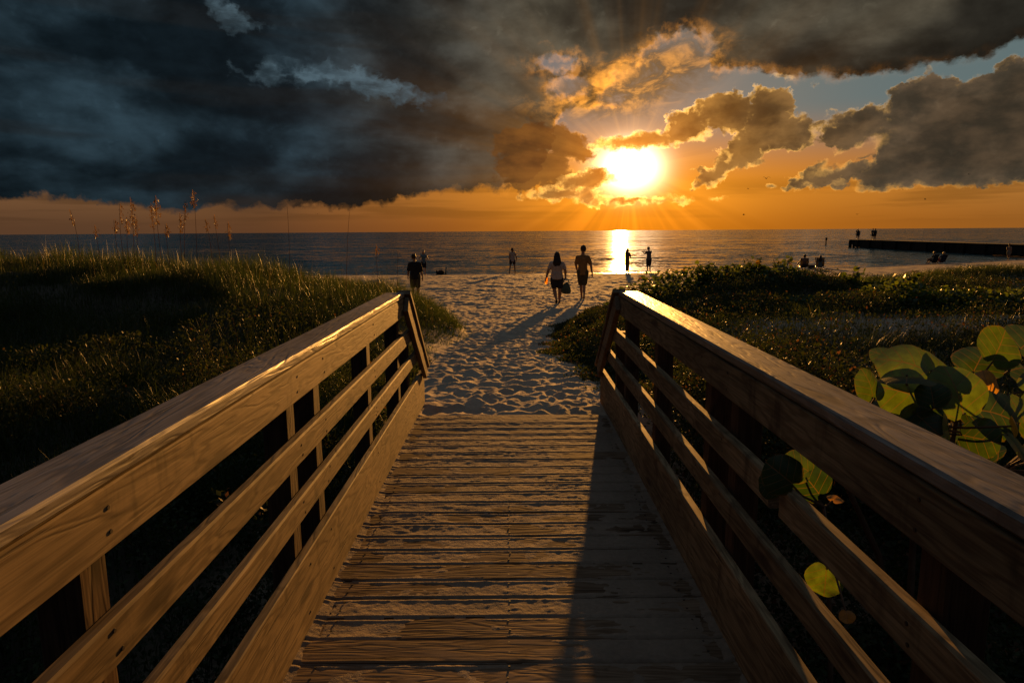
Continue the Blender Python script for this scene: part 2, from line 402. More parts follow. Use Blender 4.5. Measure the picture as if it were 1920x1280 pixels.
def H(x, y):
    x = np.asarray(x, float); y = np.asarray(y, float)
    z = base(x, y)
    # left dune
    d = np.clip(ledge(y)-x, 0, 60)
    yprof = (.10*sst(y, 3.5, 8)+.90*sst(y, 7.4, 13.0))*sst(y, 21.5, 15.0)
    z = z + (1.22*(1-np.exp(-d/2.9)) + .10*sst(d, 5, 11))*yprof*(.85+.3*fbm(x*.35, y*.35, 3, 5))
    # right dune
    d = np.clip(x-redge(y), 0, 60)
    z = z + (.42*sst(d, .2, 4.0)*sst(y, 6.0, 10.5)*sst(y, 20.5, 17.0) + .30*sst(d, .5, 4)*sst(y, 11, 15.5)*sst(y, 20, 17))*(.8+.4*fbm(x*.4, y*.4, 3, 9))*sst(x, 14, 9)
    # grassy mound farther right
    z = z + .78*np.exp(-((x-17.5)/4.3)**2-((y-24.5)/2.8)**2)
    z = z + (fbm(x*.5, y*.5, 3, 3)-.5)*.10*sst(y, 5.6, 8)*sst(y, 45, 38)
    return z
XS = np.concatenate([-np.geomspace(120, 3.05, 150), np.arange(-3, 3.001, .028), np.geomspace(3.05, 160, 190)])
YS = np.concatenate([np.linspace(-6, 5.2, 70), np.arange(5.25, 13, .026), 13*np.exp(np.arange(1, 430)*.0038), np.geomspace(67, 400, 40)])
GX, GY = np.meshgrid(XS, YS)
Z = H(GX, GY)
onpath = sst(GX, ledge(GY)-.3, ledge(GY)+.25)*sst(GX, redge(GY)+.3, redge(GY)-.25)
onpath = np.maximum(onpath, sst(GY, 18.5, 21.5))*sst(GY-(shore(GX)-47.2), 46, 42)*sst(GY, 5.2, 5.6)
# trampled sand: overlapping foot dimples with pushed-up rims
foot = np.zeros_like(Z)
def dimple(cx, cy, a, rx, ry, dep):
    i0, i1 = np.searchsorted(XS, [cx-ry*2.4, cx+ry*2.4]); j0, j1 = np.searchsorted(YS, [cy-ry*2.4, cy+ry*2.4])
    if i1-i0 < 3 or j1-j0 < 3: return
    x = GX[j0:j1, i0:i1]-cx; y = GY[j0:j1, i0:i1]-cy
    u = (x*math.cos(a)+y*math.sin(a))/rx; v = (-x*math.sin(a)+y*math.cos(a))/ry
    r2 = u*u+v*v
    foot[j0:j1, i0:i1] += dep*(-np.exp(-r2*1.6) + .75*np.exp(-(np.sqrt(r2)-1.35)**2*7)*(1+.5*np.sin(np.arctan2(v, u)+a*3)))
for k in range(2600):
    y = 5.5*math.exp(RNG.random()*1.55); xl, xr = float(ledge(y)), float(redge(y))
    if y > 19: xl, xr = -7, 8
    x = RNG.uniform(xl-.1, xr+.1)
    dimple(x, y, RNG.normal(0, .35), RNG.uniform(.055, .095), RNG.uniform(.11, .18), RNG.uniform(.003, .0075))
ns = (fbm(GX*3.1, GY*3.1, 4, 21)-.5)*.022 + (fbm(GX*11, GY*8, 2, 33)-.5)*.007
fb = (fbm(GX*2.3, GY*1.7, 3, 55)-.5)*.11*sst(GY, 15, 24)
rg = (1-np.abs(fbm(GX*2.3+5, GY*4.2, 3, 87)*2-1))**2.2; rg2 = (1-np.abs(fbm(GX*5.5, GY*9.0, 2, 91)*2-1))**2
ns = ns + (rg*.036+rg2*.014)*(.75+.5*vn(GX*.8, GY*.6, 4))*(1-.2*sst(GY, 14, 30))
Z = Z + onpath*(foot+ns+fb-.022) + (1-onpath)*(fbm(GX*2, GY*2, 3, 4)-.5)*.07
# keep the sand under the boardwalk below its boards, flush at its end
under = sst(np.abs(GX), 1.15, .95)*sst(GY, 5.60, 5.40)
Z = Z*(1-under) + under*np.minimum(Z, np.interp(GY, [-6, 4.6, 5.36, 5.44], [-.6, -.35, -.035, -.012]))
ny, nx = Z.shape
idx = np.arange(ny*nx).reshape(ny, nx)
quads = np.stack([idx[:-1, :-1], idx[:-1, 1:], idx[1:, 1:], idx[1:, :-1]], -1).reshape(-1, 4)
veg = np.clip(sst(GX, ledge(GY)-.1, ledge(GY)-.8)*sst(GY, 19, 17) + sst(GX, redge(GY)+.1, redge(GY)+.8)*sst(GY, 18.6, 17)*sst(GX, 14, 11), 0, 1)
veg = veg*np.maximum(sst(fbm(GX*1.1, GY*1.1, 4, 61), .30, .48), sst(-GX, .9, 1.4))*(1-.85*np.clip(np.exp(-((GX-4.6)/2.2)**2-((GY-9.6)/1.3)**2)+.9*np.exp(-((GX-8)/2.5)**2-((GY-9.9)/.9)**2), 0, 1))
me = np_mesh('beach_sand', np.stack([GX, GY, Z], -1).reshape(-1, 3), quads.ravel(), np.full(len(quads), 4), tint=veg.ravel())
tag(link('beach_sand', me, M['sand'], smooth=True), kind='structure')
def Hs(x, y): return float(H(x, y))

# ------------------------------------------------------------------ sea
m, g = newmat('evening_sea')
sp = g.node('ShaderNodeSeparateXYZ'); co = objco(g); g.l.new(co, sp.inputs[0]); x, y = E(g, sp.outputs[0]), E(g, sp.outputs[1])
def nvec(scx, scy, det, seed, k):
    n = g.node('ShaderNodeTexNoise'); g.put(n.inputs['Vector'], g.vec(x*scx, y*scy, seed)); n.inputs['Scale'].default_value = 1; n.inputs['Detail'].default_value = det; n.inputs['Roughness'].default_value = .6
    q = g.node('ShaderNodeSeparateColor'); g.l.new(n.outputs[1], q.inputs[0])
    return (E(g, q.outputs[0])-.5)*k, (E(g, q.outputs[1])-.5)*k
a1, b1 = nvec(.30, .55, 3, 1.0, 1.0); a2, b2 = nvec(2.4, 3.2, 3, 4.0, 1.0); a3, b3 = nvec(.020, .055, 3, 8.0, 1.0)
patch = g.ss(g.noise(g.vec(x*.008, y*.03, 2.0), 1, 4, .6), .35, .65, .75, 1.25)
nx_ = (a1*.10+a2*.18+a3*.05)*patch; ny_ = (b1*.42+b2*.50+b3*.20)*patch - .065
nrm = g.node('ShaderNodeVectorMath', operation='NORMALIZE'); g.put(nrm.inputs[0], g.vec(nx_, ny_, 1.0))
b = g.node('ShaderNodeBsdfPrincipled'); b.inputs['Base Color'].default_value = (.046, .098, .100, 1); b.inputs['Roughness'].default_value = .10
b.inputs['IOR'].default_value = 1.33; g.l.new(nrm.outputs[0], b.inputs['Normal']); finish(g, b.outputs[0]); M['sea'] = m
r_ = np.geomspace(43, 40000, 260); th = np.linspace(-1.15, 1.15, 160)
V = []
for rr in r_:
    for t_ in th: V.append((math.tan(t_)*rr if abs(t_) < 1.2 else 0, rr, -1.4))
V = np.array(V); nn = len(th)
near = sst(V[:, 1], 75, 48)
V[:, 2] += near*(.022*np.sin((V[:, 1]-shore(V[:, 0]))*2.6+.35*np.sin(V[:, 0]*.3))*(.5+fbm(V[:, 0]*.12, V[:, 1]*.4, 2, 2)))
idx = np.arange(len(V)).reshape(-1, nn); quads = np.stack([idx[:-1, :-1], idx[:-1, 1:], idx[1:, 1:], idx[1:, :-1]], -1).reshape(-1, 4)
tag(link('sea_water', np_mesh('sea_water', V, quads.ravel(), np.full(len(quads), 4)), M['sea'], smooth=True), kind='structure')

# thin broken line of foam where the water meets the sand
fx = np.arange(-60, 62, .12); sh_ = shore(fx); wv = .14+.5*vn(fx*.35, fx*0+2, 6)*vn(fx*2.1, fx*0, 8); off = .25*np.sin(fx*.8)*vn(fx*.2, fx*0, 9)
FV = np.concatenate([np.stack([fx, sh_-.25+off, H(fx, sh_-.25+off)+.012], 1), np.stack([fx, sh_-.25+off+wv*.5, np.maximum(H(fx, sh_-.25+off+wv*.5), -1.405)+.035], 1), np.stack([fx, sh_-.25+off+wv, np.maximum(H(fx, sh_-.25+off+wv), -1.405)+.010], 1)])
nf = len(fx); ii = np.arange(nf-1); ii = ii[vn(fx[:-1]*1.3, fx[:-1]*0, 12) > .22]
quads = np.concatenate([np.stack([ii, ii+1, ii+1+nf, ii+nf], 1), np.stack([ii+nf, ii+1+nf, ii+1+2*nf, ii+2*nf], 1)])
M['foam'] = plain('wet_foam', (.55, .52, .48), .35, .5, .2, 14)
tag(link('surf_foam', np_mesh('surf_foam', FV, quads.ravel(), np.full(len(quads), 4)), M['foam'], smooth=True), 'thin line of foam along the edge of the water', 'foam', kind='stuff')

# ------------------------------------------------------------------ boardwalk and railings
NAIL = plain('dark_nail_head', (.025, .018, .014), .5, .4)
def board(bm, p0, p1, w, t, lay, rnd, up=Vector((0, 0, 1)), jit=.0010, bev=.004, segs=14):
    """sawn board from p0 to p1 (centre line); w along 'up', t across; slightly uneven edges"""
    p0 = Vector(p0); p1 = Vector(p1); d = p1-p0; L = d.length; d.normalize()
    side = d.cross(up).normalized(); upv = side.cross(d).normalized()
    prof = [(-t/2, -w/2+bev), (-t/2+bev, -w/2), (t/2-bev, -w/2), (t/2, -w/2+bev), (t/2, w/2-bev), (t/2-bev, w/2), (-t/2+bev, w/2), (-t/2, w/2-bev)]
    n = max(2, int(segs)); rings = []
    ph = random.random()*9
    for i in range(n+1):
        s_ = i/n; c = p0+d*(L*s_)
        wob = jit*math.sin(ph+s_*7.1)+jit*.7*math.sin(ph*2+s_*17)
        ring = []
        for k, (a, b_) in enumerate(prof):
            j = jit*.6*(random.random()-.5)
            ring.append(bm.verts.new(c+side*(a+wob*.6+j)+upv*(b_+wob+j)))
        rings.append(ring)
    fs = []
    for i in range(n):
        for k in range(8):
            fs.append(bm.faces.new((rings[i][k], rings[i][(k+1) % 8], rings[i+1][(k+1) % 8], rings[i+1][k])))
    fs.append(bm.faces.new(rings[0][::-1])); fs.append(bm.faces.new(rings[-1]))
    for r_i in rings:
        for v in r_i: v[lay] = rnd
    return fs
def nail(bm, x_, y_, z_, ax='z', r=.0050):
    rot = Matrix.Rotation(R(90), 4, 'Y') if ax == 'x' else Matrix()
    res = bmesh.ops.create_cone(bm, cap_ends=True, segments=9, radius1=r, radius2=r*.9, depth=.0026, matrix=Matrix.Translation((x_, y_, z_)) @ rot)
    fs = set(f for v in res['verts'] for f in v.link_faces)
    for f in fs: f.material_index = 1
def newbm():
    bm = bmesh.new(); lay = bm.verts.layers.float.new('board'); return bm, lay
bw = empty('boardwalk', (0, 5.4, 0)); tag(bw, 'worn plank deck of the boardwalk, dusted with sand, running down to the beach', 'boardwalk')
bm, lay = newbm(); y = -1.4; k = 0; JOINT = []
while y < 5.30:
    w = .139+random.uniform(-.002, .002)
    z = -.019+random.uniform(-.0035, .002); tl = random.uniform(-.0025, .0025)
    board(bm, (-.815, y+w/2, z-tl), (.815, y+w/2, z+tl), .038, w-.005, lay, random.random(), jit=.0016, bev=.005, segs=26)
    gp = random.uniform(.003, .007); JOINT.append(y+w+gp/2-.002); y += w+gp; k += 1
DECK_END = y
y_ = -1.4+.07
while y_ < 5.3:
    for xx in (-.70, -.02, .70):
        for dy_ in (-.04, .04): nail(bm, xx+random.uniform(-.006, .006), y_+dy_, .0010, 'z', .0045)
    y_ += .1418
_dk = bmo('deck_plank', bm, M['deck_x'], bw); _dk.data.materials.append(NAIL); _dk['label'] = 'brown cross planks with open joints'
bm, lay = newbm()
for xx in (-.7, 0, .7): board(bm, (xx, -1.3, -.155), (xx, 5.2, -.155), .22, .04, lay, random.random())
bmo('joist', bm, M['rail_y'], bw)
# drifted sand lying on the planks: a real skin that dips below the boards where the wood shows
sx = np.arange(-.79, .7901, .0075); sy = np.concatenate([np.arange(1.6, 5.46, .0075)])
DX, DY = np.meshgrid(sx, sy)
jd = np.min(np.abs(sy[:, None]-np.array(JOINT)[None, :]), 1)[:, None]*np.ones((1, len(sx)))   # distance to the nearest joint
cov = fbm(DX*1.7+3, DY*2.6, 4, 41)*.9 + fbm(DX*14, DY*22, 3, 43)*.55 - .775
rid = np.abs(fbm(DX*20, DY*30, 2, 47)-.5)*2
rid = .5*rid+.5*np.abs(fbm(DX*8, DY*36, 3, 49)-.5)*2
tgt = (cov+.10)*.010 + (.22-rid)*.0062*sst(cov, -.10, .12) + .004*sst(DY, 3.0, 5.4) + .007*sst(DY, 4.9, 5.45)
tgt = tgt*sst(np.abs(DX), .80, .66)*.9 - (1-sst(np.abs(DX), .80, .66))*.004
tgt = np.where(sst(np.abs(DX), .745, .785) > 0, np.maximum(tgt, sst(np.abs(DX), .74, .79)*.006+(fbm(DX*30, DY*30, 2, 3)-.5)*.006), tgt)
tgt = tgt - .010*sst(jd, .010, .002)*sst(DY, 5.3, 3.9) + .0022*sst(jd, .034, .014)*sst(jd, .009, .014)
DZ = np.clip(tgt, -.0065, .010) - .0012
q = np.arange(DZ.size).reshape(DZ.shape); quads = np.stack([q[:-1, :-1], q[:-1, 1:], q[1:, 1:], q[1:, :-1]], -1).reshape(-1, 4)
zq = np.max(DZ.ravel()[quads], axis=1); quads = quads[zq > -.0028]
me = np_mesh('drifted_sand', np.stack([DX, DY, DZ], -1).reshape(-1, 3), quads.ravel(), np.full(len(quads), 4))
tag(link('drifted_sand', me, M['decksand'], smooth=True), 'thin pale sand blown over the planks of the boardwalk', 'sand', kind='stuff')

def side_nails(bm, s, a, b_, zs):
    for y_ in POSTS:
        if a < y_+.045 < b_:
            for z_ in zs: nail(bm, s*.7815, y_+.045+random.uniform(-.02, .02), z_+random.uniform(-.006, .006), 'x')
            if not zs:
                for xx in (.815, .88): nail(bm, s*(xx+random.uniform(-.008, .008)), y_+.045+random.uniform(-.02, .02), 1.0600+.007*sst(y_, 2.6, 4.9), 'z')
POSTS = [-.15, 1.20, 2.40, 2.74, 3.78, 4.80, 5.24]
def railing(s, label):
    root = empty('wooden_railing', (s*.80, 5.0, 0)); tag(root, label, 'railing', 'railings along the boardwalk')
    X = s*.80
    cuts = [-1.2, 4.93]
    for a, b_ in zip(cuts[:-1], cuts[1:]):
        bm, lay = newbm(); ang = .0
        e = .002
        board(bm, (s*.847, a+e, 1.041), (s*.847, b_-e, 1.050 if b_ > 4 else 1.043), .140, .036, lay, random.random(), up=Vector((1, 0, 0)), bev=.007, segs=30)
        side_nails(bm, s, a, b_, ())
        bmo('top_cap', bm, M['cap_y'], root).data.materials.append(NAIL)
    for a, b_ in zip(cuts[:-1], cuts[1:]):
        bm, lay = newbm(); board(bm, (X, a+.002, .954), (X, b_-.01, .962 if b_ > 4 else .956), .128, .036, lay, random.random(), segs=30)
        side_nails(bm, s, a, b_, (.925, .985)); bmo('top_board', bm, M['rail_y'], root).data.materials.append(NAIL)
    for h_, w_ in ((.705, .100), (.485, .092)):
        yend = 4.93+(.97-h_)*1.42
        c2 = [-1.2, yend]
        if s > 0 and h_ > .6: pieces = [(-1.2, RGAP0), (RGAP1, yend)]
        else: pieces = list(zip(c2[:-1], c2[1:]))
        for a, b_ in pieces:
            bm, lay = newbm(); board(bm, (X, a+.003, h_), (X, b_-.02, h_+.004), w_, .036, lay, random.random(), bev=.006, segs=26)
            side_nails(bm, s, a, b_, (h_-.022, h_+.024)); bmo('middle_rail', bm, M['rail_y'], root).data.materials.append(NAIL)
    bm, lay = newbm(); board(bm, (X, -1.2, .150), (X, 5.93, .142), .302, .036, lay, random.random(), segs=26)
    side_nails(bm, s, -1.2, 5.9, (.06, .24)); bmo('toe_board', bm, M['rail_y'], root).data.materials.append(NAIL)
    # sloping end: a cheek board and the dark trim on its outer edge
    p0 = Vector((X-s*.0, 4.90, .985)); p1 = Vector((X-s*.0, 5.86, .285)); n_ = Vector((0, .59, .81))
    bm, lay = newbm(); board(bm, p0+Vector((-s*.0385, .0, 0)), p1+Vector((-s*.0385, .0, 0)), .115, .034, lay, random.random(), segs=12)
    bmo('end_brace', bm, M['diag'], root)
    bm, lay = newbm(); board(bm, p0+n_*.078+Vector((-s*.02, -.0, .02)), p1+n_*.078+Vector((-s*.02, .04, -.02)), .095, .032, lay, random.random(), up=Vector((1, 0, 0)), segs=12)
    bmo('end_trim', bm, M['diag'], root)
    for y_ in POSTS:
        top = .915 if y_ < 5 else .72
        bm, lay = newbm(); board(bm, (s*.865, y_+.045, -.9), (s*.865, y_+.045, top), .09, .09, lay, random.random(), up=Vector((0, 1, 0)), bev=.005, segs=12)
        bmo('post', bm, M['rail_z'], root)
    return root
RGAP0, RGAP1 = 1.925, 1.985
print('gap', RGAP0, RGAP1)
railing(-1, 'left wooden railing of the boardwalk, its inner faces lit orange by the low sun')
railing(1, 'right wooden railing of the boardwalk, in shade, with a broken middle rail')

# ------------------------------------------------------------------ vegetation
def blades(P, L, w, az_, lean, tint, curl=1.0):
    """tapered bent blades; P (n,3) roots"""
    n = len(P); ca, sa = np.cos(az_), np.sin(az_)
    d = np.stack([ca, sa, np.zeros(n)], 1); s_ = np.stack([-sa, ca, np.zeros(n)], 1)
    rot = RNG.uniform(0, np.pi, n); s_ = s_*np.cos(rot)[:, None]+d*np.sin(rot)[:, None]*.9
    V = np.empty((n, 7, 3))
    for k, t in enumerate((0, .38, .72, 1.0)):
        out = lean*L*(t**1.9)*curl; up = L*t*(1-.42*lean*t*t)
        c = P+d*out[:, None]; c[:, 2] += up
        ww = (w*(1-t**1.6)*.5)[:, None]
        if k < 3: V[:, 2*k] = c-s_*ww; V[:, 2*k+1] = c+s_*ww
        else: V[:, 6] = c
    o = (np.arange(n)*7)[:, None]
    F = np.concatenate([o+np.array([[0, 1, 3, 2]]), o+np.array([[2, 3, 5, 4]]), o+np.array([[4, 5, 6]])], 1)
    return V.reshape(-1, 3), F.ravel(), np.tile([4, 4, 3], n), np.repeat(tint, 7)
def leaflets(P, r, tint, up=.5, asp=.6):
    """small folded leaves, random aim"""
    n = len(P); a = RNG.uniform(0, 2*np.pi, n); e = RNG.normal(up, .5, n)
    d = np.stack([np.cos(a)*np.cos(e), np.sin(a)*np.cos(e), np.sin(e)], 1)
    s_ = np.cross(d, np.array([0, 0, 1.])+RNG.normal(0, .35, (n, 3))); s_ /= np.linalg.norm(s_, axis=1)[:, None]+1e-9
    nn = np.cross(s_, d); r = r[:, None]
    V = np.stack([P, P+d*r*.9+s_*r*asp+nn*r*.16, P+d*r*2.0, P+d*r*.9-s_*r*asp+nn*r*.16], 1)
    o = (np.arange(n)*4)[:, None]
    F = np.concatenate([o+np.array([[0, 1, 2]]), o+np.array([[0, 2, 3]])], 1)
    return V.reshape(-1, 3), F.ravel(), np.tile([3, 3], n), np.repeat(tint, 4)
def rounds(P, r, tint, tilt=.6, face=None):
    """round leathery leaves, 9 rim points about a dished centre"""
    n = len(P); a = RNG.uniform(0, 2*np.pi, n); t = np.abs(RNG.normal(0, tilt, n))
    N = np.stack([np.cos(a)*np.sin(t), np.sin(a)*np.sin(t), np.cos(t)], 1)
    if face is not None: N = N*.75+np.array(face); N /= np.linalg.norm(N, axis=1)[:, None]
    u = np.cross(N, RNG.normal(0, 1, (n, 3))); u /= np.linalg.norm(u, axis=1)[:, None]; v = np.cross(N, u)
    K = 9; V = np.empty((n, K+1, 3)); V[:, K] = P-N*(r*.16)[:, None]
    for k in range(K):
        th = 2*np.pi*k/K; rr = (r*(1.0 if k else .72))[:, None]*(1+.06*np.sin(3*th+a))[:, None]
        V[:, k] = P+u*rr*math.cos(th)+v*rr*math.sin(th)+N*(r*.12*math.cos(2*th))[:, None]
    o = (np.arange(n)*(K+1))[:, None]
    F = np.concatenate([o+np.array([[k, (k+1) % K, K]]) for k in range(K)], 1)
    return V.reshape(-1, 3), F.ravel(), np.tile([3]*K, n), np.repeat(tint, K+1)
def merge(name, parts):
    V, F, N, T = [], [], [], []; o = 0
    for v, f, n, t in parts:
        V.append(v); F.append(f+o); N.append(n); T.append(t); o += len(v)
    return np_mesh(name, np.concatenate(V), np.concatenate(F), np.concatenate(N), np.concatenate(T))
def scatter(n, y0, y1, xf, dens):
    """log-uniform in distance, accepted by a density map"""
    y = y0*np.exp(RNG.random(n)*math.log(y1/y0)); a, b = xf(y); x = a+(b-a)*RNG.random(n)
    k = RNG.random(n) < dens(x, y); x, y = x[k], y[k]
    return x, y
def roots(x, y): return np.stack([x, y, H(x, y)-.015], 1)
clear_deck = lambda x, y: 1-sst(np.abs(x), 1.02, .96)*(y < 6.2)

# left dune -------------------------------------------------
def dl_(x, y):
    d = ledge(y)-x; c = fbm(x*1.6, y*1.6, 3, 71)
    return sst(d, -.12, .5)*sst(y, 19.5, 17.5)*(.45+.55*sst(c, .36, .6))*clear_deck(x, y)
x, y = scatter(250000, 4.0, 19.5, lambda y: (-.80*y-2.5, ledge(y)+.1), dl_)
far_ = sst(y, 7.5, 12)
keep = RNG.random(len(x)) < .40+.60*np.maximum(far_, sst(x, -2.6, -1.2)); x, y = x[keep], y[keep]; far_ = far_[keep]
n = len(x); crest = sst(y, 10.5, 13)
L = (RNG.uniform(.13, .30, n) + crest*RNG.uniform(.0, .26, n))*(.45+1.25*sst(fbm(x*.75, y*.75, 3, 8), .28, .72))*(.55+.45*sst(ledge(y)-x, 0, 1.5))
w = RNG.uniform(.0035, .0065, n)*(1+.06*y)
tint = np.clip(RNG.beta(2, 2, n)*.84+.22*(RNG.random(n) < .07), 0, 1)
pg = [blades(roots(x, y), L, w, RNG.uniform(0, 6.28, n), RNG.uniform(.1, .75, n), tint)]
# taller thin wands standing over the crest
x, y = scatter(1500, 11.5, 16, lambda y: (-.80*y-1, ledge(y)-.6), lambda x, y: .55*sst(fbm(x*.8, y*.8, 2, 3), .35, .6)); n = len(x)
pg.append(blades(roots(x, y), RNG.uniform(.45, .85, n), RNG.uniform(.005, .008, n), RNG.uniform(0, 6.28, n), RNG.uniform(.05, .45, n), RNG.uniform(.6, .98, n)))
x = RNG.uniform(-4.2, -1.15, 7000); y = RNG.uniform(13.6, 17.0, 7000); k = RNG.random(7000) < sst(ledge(y)-x, -.1, .6)*(.4+.6*fbm(x*2, y*2, 2, 5)); x, y = x[k], y[k]; n = len(x)
pg.append(blades(roots(x, y), RNG.uniform(.18, .52, n)*(.6+.4*sst(ledge(y)-x, .1, 1)), RNG.uniform(.006, .010, n), RNG.uniform(0, 6.28, n), RNG.uniform(.1, .7, n), RNG.beta(2, 1.8, n)))
tag(link('dune_grass', merge('dune_grass', pg), M['grass']), 'dense green dune grass covering the bank left of the path', 'dune grass', kind='stuff')
# left low leafy cover
def dh_(x, y):
    d = ledge(y)-x; c = fbm(x*1.1+7, y*1.1, 4, 90)
    return sst(d, -.05, .35)*sst(y, 16, 12)*sst(c, .36, .56)*clear_deck(x, y)*.9
x, y = scatter(150000, .9, 16, lambda y: (-.80*y-2.2, ledge(y)+.05), dh_)
xe = -1.03-RNG.exponential(1.5, 70000); ye = RNG.uniform(.6, 8.5, 70000); ke = (xe > -5.5) & (RNG.random(70000) < .35+.65*sst(fbm(xe*1.3, ye*1.3, 3, 19), .35, .5)); x = np.concatenate([x, xe[ke]]); y = np.concatenate([y, ye[ke]]); n = len(x)
top = .06+.34*sst(fbm(x*1.3, y*1.3, 3, 93), .3, .7)*sst(ledge(y)-x, -.1, .5)*(1+1.0*np.exp(-((x+2.6)/1.3)**2-((y-8)/2.2)**2))
P = roots(x, y); P[:, 2] += top*RNG.power(2.2, n)
ph = [leaflets(P, RNG.uniform(.009, .018, n)*(1+.03*y), RNG.beta(1.6, 2.2, n))]
sk = RNG.random(n) < .10
ph.append(blades(roots(x[sk], y[sk]), top[sk]*1.05+.05, np.full(sk.sum(), .004), RNG.uniform(0, 6.28, sk.sum()), RNG.uniform(.1, .5, sk.sum()), RNG.uniform(.3, .9, sk.sum())))
tag(link('ground_cover', merge('ground_cover', ph), M['herb']), 'dark low leafy ground cover on the slope beside the left railing', 'ground cover', kind='stuff')
# a few upright flowering weeds
def weed(x, y, h, seed, label):
    rs = np.random.default_rng(seed); n = 16
    zr = Hs(x, y); root = empty('wild_weed', (x, y, zr)); tag(root, label, 'weed', 'tall weeds beside the left railing')
    P = np.stack([x+rs.normal(0, .10, n), y+rs.normal(0, .10, n), np.full(n, zr-.02)], 1)
    a = rs.uniform(0, 6.28, n); ln = rs.uniform(.1, .4, n); Ls = rs.uniform(.6, 1, n)*h
    v, f, nn, t = blades(P, Ls, np.full(n, .009), a, ln, rs.uniform(.75, 1, n)); link('stem', np_mesh('stem', v, f, nn, t), M['grass'], root)
    k = 26; ii = np.repeat(np.arange(n), k); tt = rs.uniform(.3, 1, n*k)
    d = np.stack([np.cos(a), np.sin(a), 0*a], 1)[ii]
    Q = P[ii]+d*(ln[ii]*Ls[ii]*tt**1.9)[:, None]; Q[:, 2] += Ls[ii]*tt*(1-.42*ln[ii]*tt*tt); Q += rs.normal(0, .018, Q.shape)
    v, f, nn, t = leaflets(Q, rs.uniform(.012, .024, n*k), rs.beta(2, 1.8, n*k)); link('leaves', np_mesh('leaves', v, f, nn, t), M['herb'], root)
p = at_z(470, 690, -.25); 
weed(-3.0, 6.9, .62, 5, 'thin yellowish weed clump rising beyond the far half of the left railing')
weed(-2.35, 7.9, .50, 6, 'bushy weed clump close to the far end of the left railing')
weed(-1.45, 3.6, .50, 9, 'weed clump seen through the gap between the left posts')

# right side -------------------------------------------------
def dr_(x, y):
    d = x-redge(y); c = fbm(x*1.3+40, y*1.3, 3, 171); sandy = np.exp(-((x-4.6)/2.2)**2-((y-9.6)/1.3)**2)+.9*np.exp(-((x-8)/2.5)**2-((y-9.9)/.9)**2)
    return sst(d, -.12, .4)*sst(y, 18.6, 16.8)*(.18+.82*sst(c, .36, .6))*clear_deck(x, y)*.75*(1-.72*np.clip(sandy, 0, 1))*sst(x, 15, 11)
x, y = scatter(210000, 4.0, 19, lambda y: (redge(y)-.1, .85*y+1.5), dr_); n = len(x)
L = (RNG.uniform(.10, .26, n)+.10*sst(y, 9, 13))*(.6+.8*fbm(x*.9, y*.9, 2, 18))*(.55+.45*sst(x-redge(y), 0, 1.2))
pg = [blades(roots(x, y), L, RNG.uniform(.0035, .0065, n)*(1+.06*y), RNG.uniform(0, 6.28, n), RNG.uniform(.1, .8, n), np.clip(RNG.beta(2, 2, n)*.82+.2*(RNG.random(n) < .05), 0, 1))]
for cx, cy in ((4.3, 8.0), (4.9, 8.4), (5.6, 8.6), (3.4, 8.2), (6.6, 8.7), (7.4, 8.3), (2.6, 7.6), (1.5, 9.0), (1.25, 8.0), (6.0, 7.2)):
    k = 60; xx = cx+RNG.normal(0, .14, k); yy = cy+RNG.normal(0, .12, k)
    pg.append(blades(roots(xx, yy), RNG.uniform(.25, .62, k), RNG.uniform(.004, .007, k), RNG.uniform(-.9, 1.2, k), RNG.uniform(.4, 1.1, k), RNG.uniform(.55, 1.0, k), 1.15))
# the separate mound farther right on the beach
x = RNG.normal(17.5, 3.4, 22000); y = RNG.normal(24.5, 1.7, 22000); kk = (((x-17.5)/6.6)**2+((y-24.5)/3.4)**2) < 1; x, y = x[kk], y[kk]; n = len(x)
pg.append(blades(roots(x, y), RNG.uniform(.2, .5, n), RNG.uniform(.008, .015, n), RNG.uniform(0, 6.28, n), RNG.uniform(.1, .7, n), RNG.beta(2, 1.6, n)))
tag(link('dune_grass', merge('dune_grass_right', pg), M['grass']), 'grass growing over the sandy bank right of the path', 'dune grass', kind='stuff')
def drh_(x, y):
    c = fbm(x*1.2+70, y*1.2, 4, 190); sandy = np.exp(-((x-4.6)/2.4)**2-((y-9.6)/1.4)**2)+.9*np.exp(-((x-8)/2.5)**2-((y-9.9)/.9)**2)
    return sst(x-redge(y), -.03, .3)*sst(y, 18, 14)*sst(c, .36, .54)*clear_deck(x, y)*(1-.9*np.clip(sandy, 0, 1))
x, y = scatter(150000, .9, 18, lambda y: (redge(y)-.05, .85*y+1.6), drh_); n = len(x)
top = .05+.30*sst(fbm(x*1.3+9, y*1.3, 3, 93), .3, .7)*sst(x-redge(y), -.1, .5) + .62*np.exp(-((x-2.0)/.9)**2-((y-4.4)/1.5)**2)*(.5+fbm(x*2, y*2, 2, 4))
xe = RNG.normal(1.95, .55, 42000); ye = RNG.normal(4.3, 1.15, 42000); ke = (xe > 1.03) & (ye > 2.2); xe, ye = xe[ke], ye[ke]; te = .12+.75*np.exp(-((xe-2.0)/.9)**2-((ye-4.4)/1.5)**2)*(.45+.9*fbm(xe*2.2, ye*2.2, 3, 4))
x = np.concatenate([x, xe]); y = np.concatenate([y, ye]); top = np.concatenate([top, te])
xe = RNG.uniform(1.2, 11, 110000); ye = RNG.uniform(7.2, 15.5, 110000); ke = (xe > redge(ye)+.3) & (xe < .85*ye) & (RNG.random(110000) < sst(fbm(xe*1.1+3, ye*1.1, 3, 12), .36, .52)*(1-.9*np.clip(np.exp(-((xe-4.8)/1.9)**2-((ye-9.5)/.8)**2)+.8*np.exp(-((xe-8)/1.6)**2-((ye-9.8)/.5)**2), 0, 1))); xe, ye = xe[ke], ye[ke]
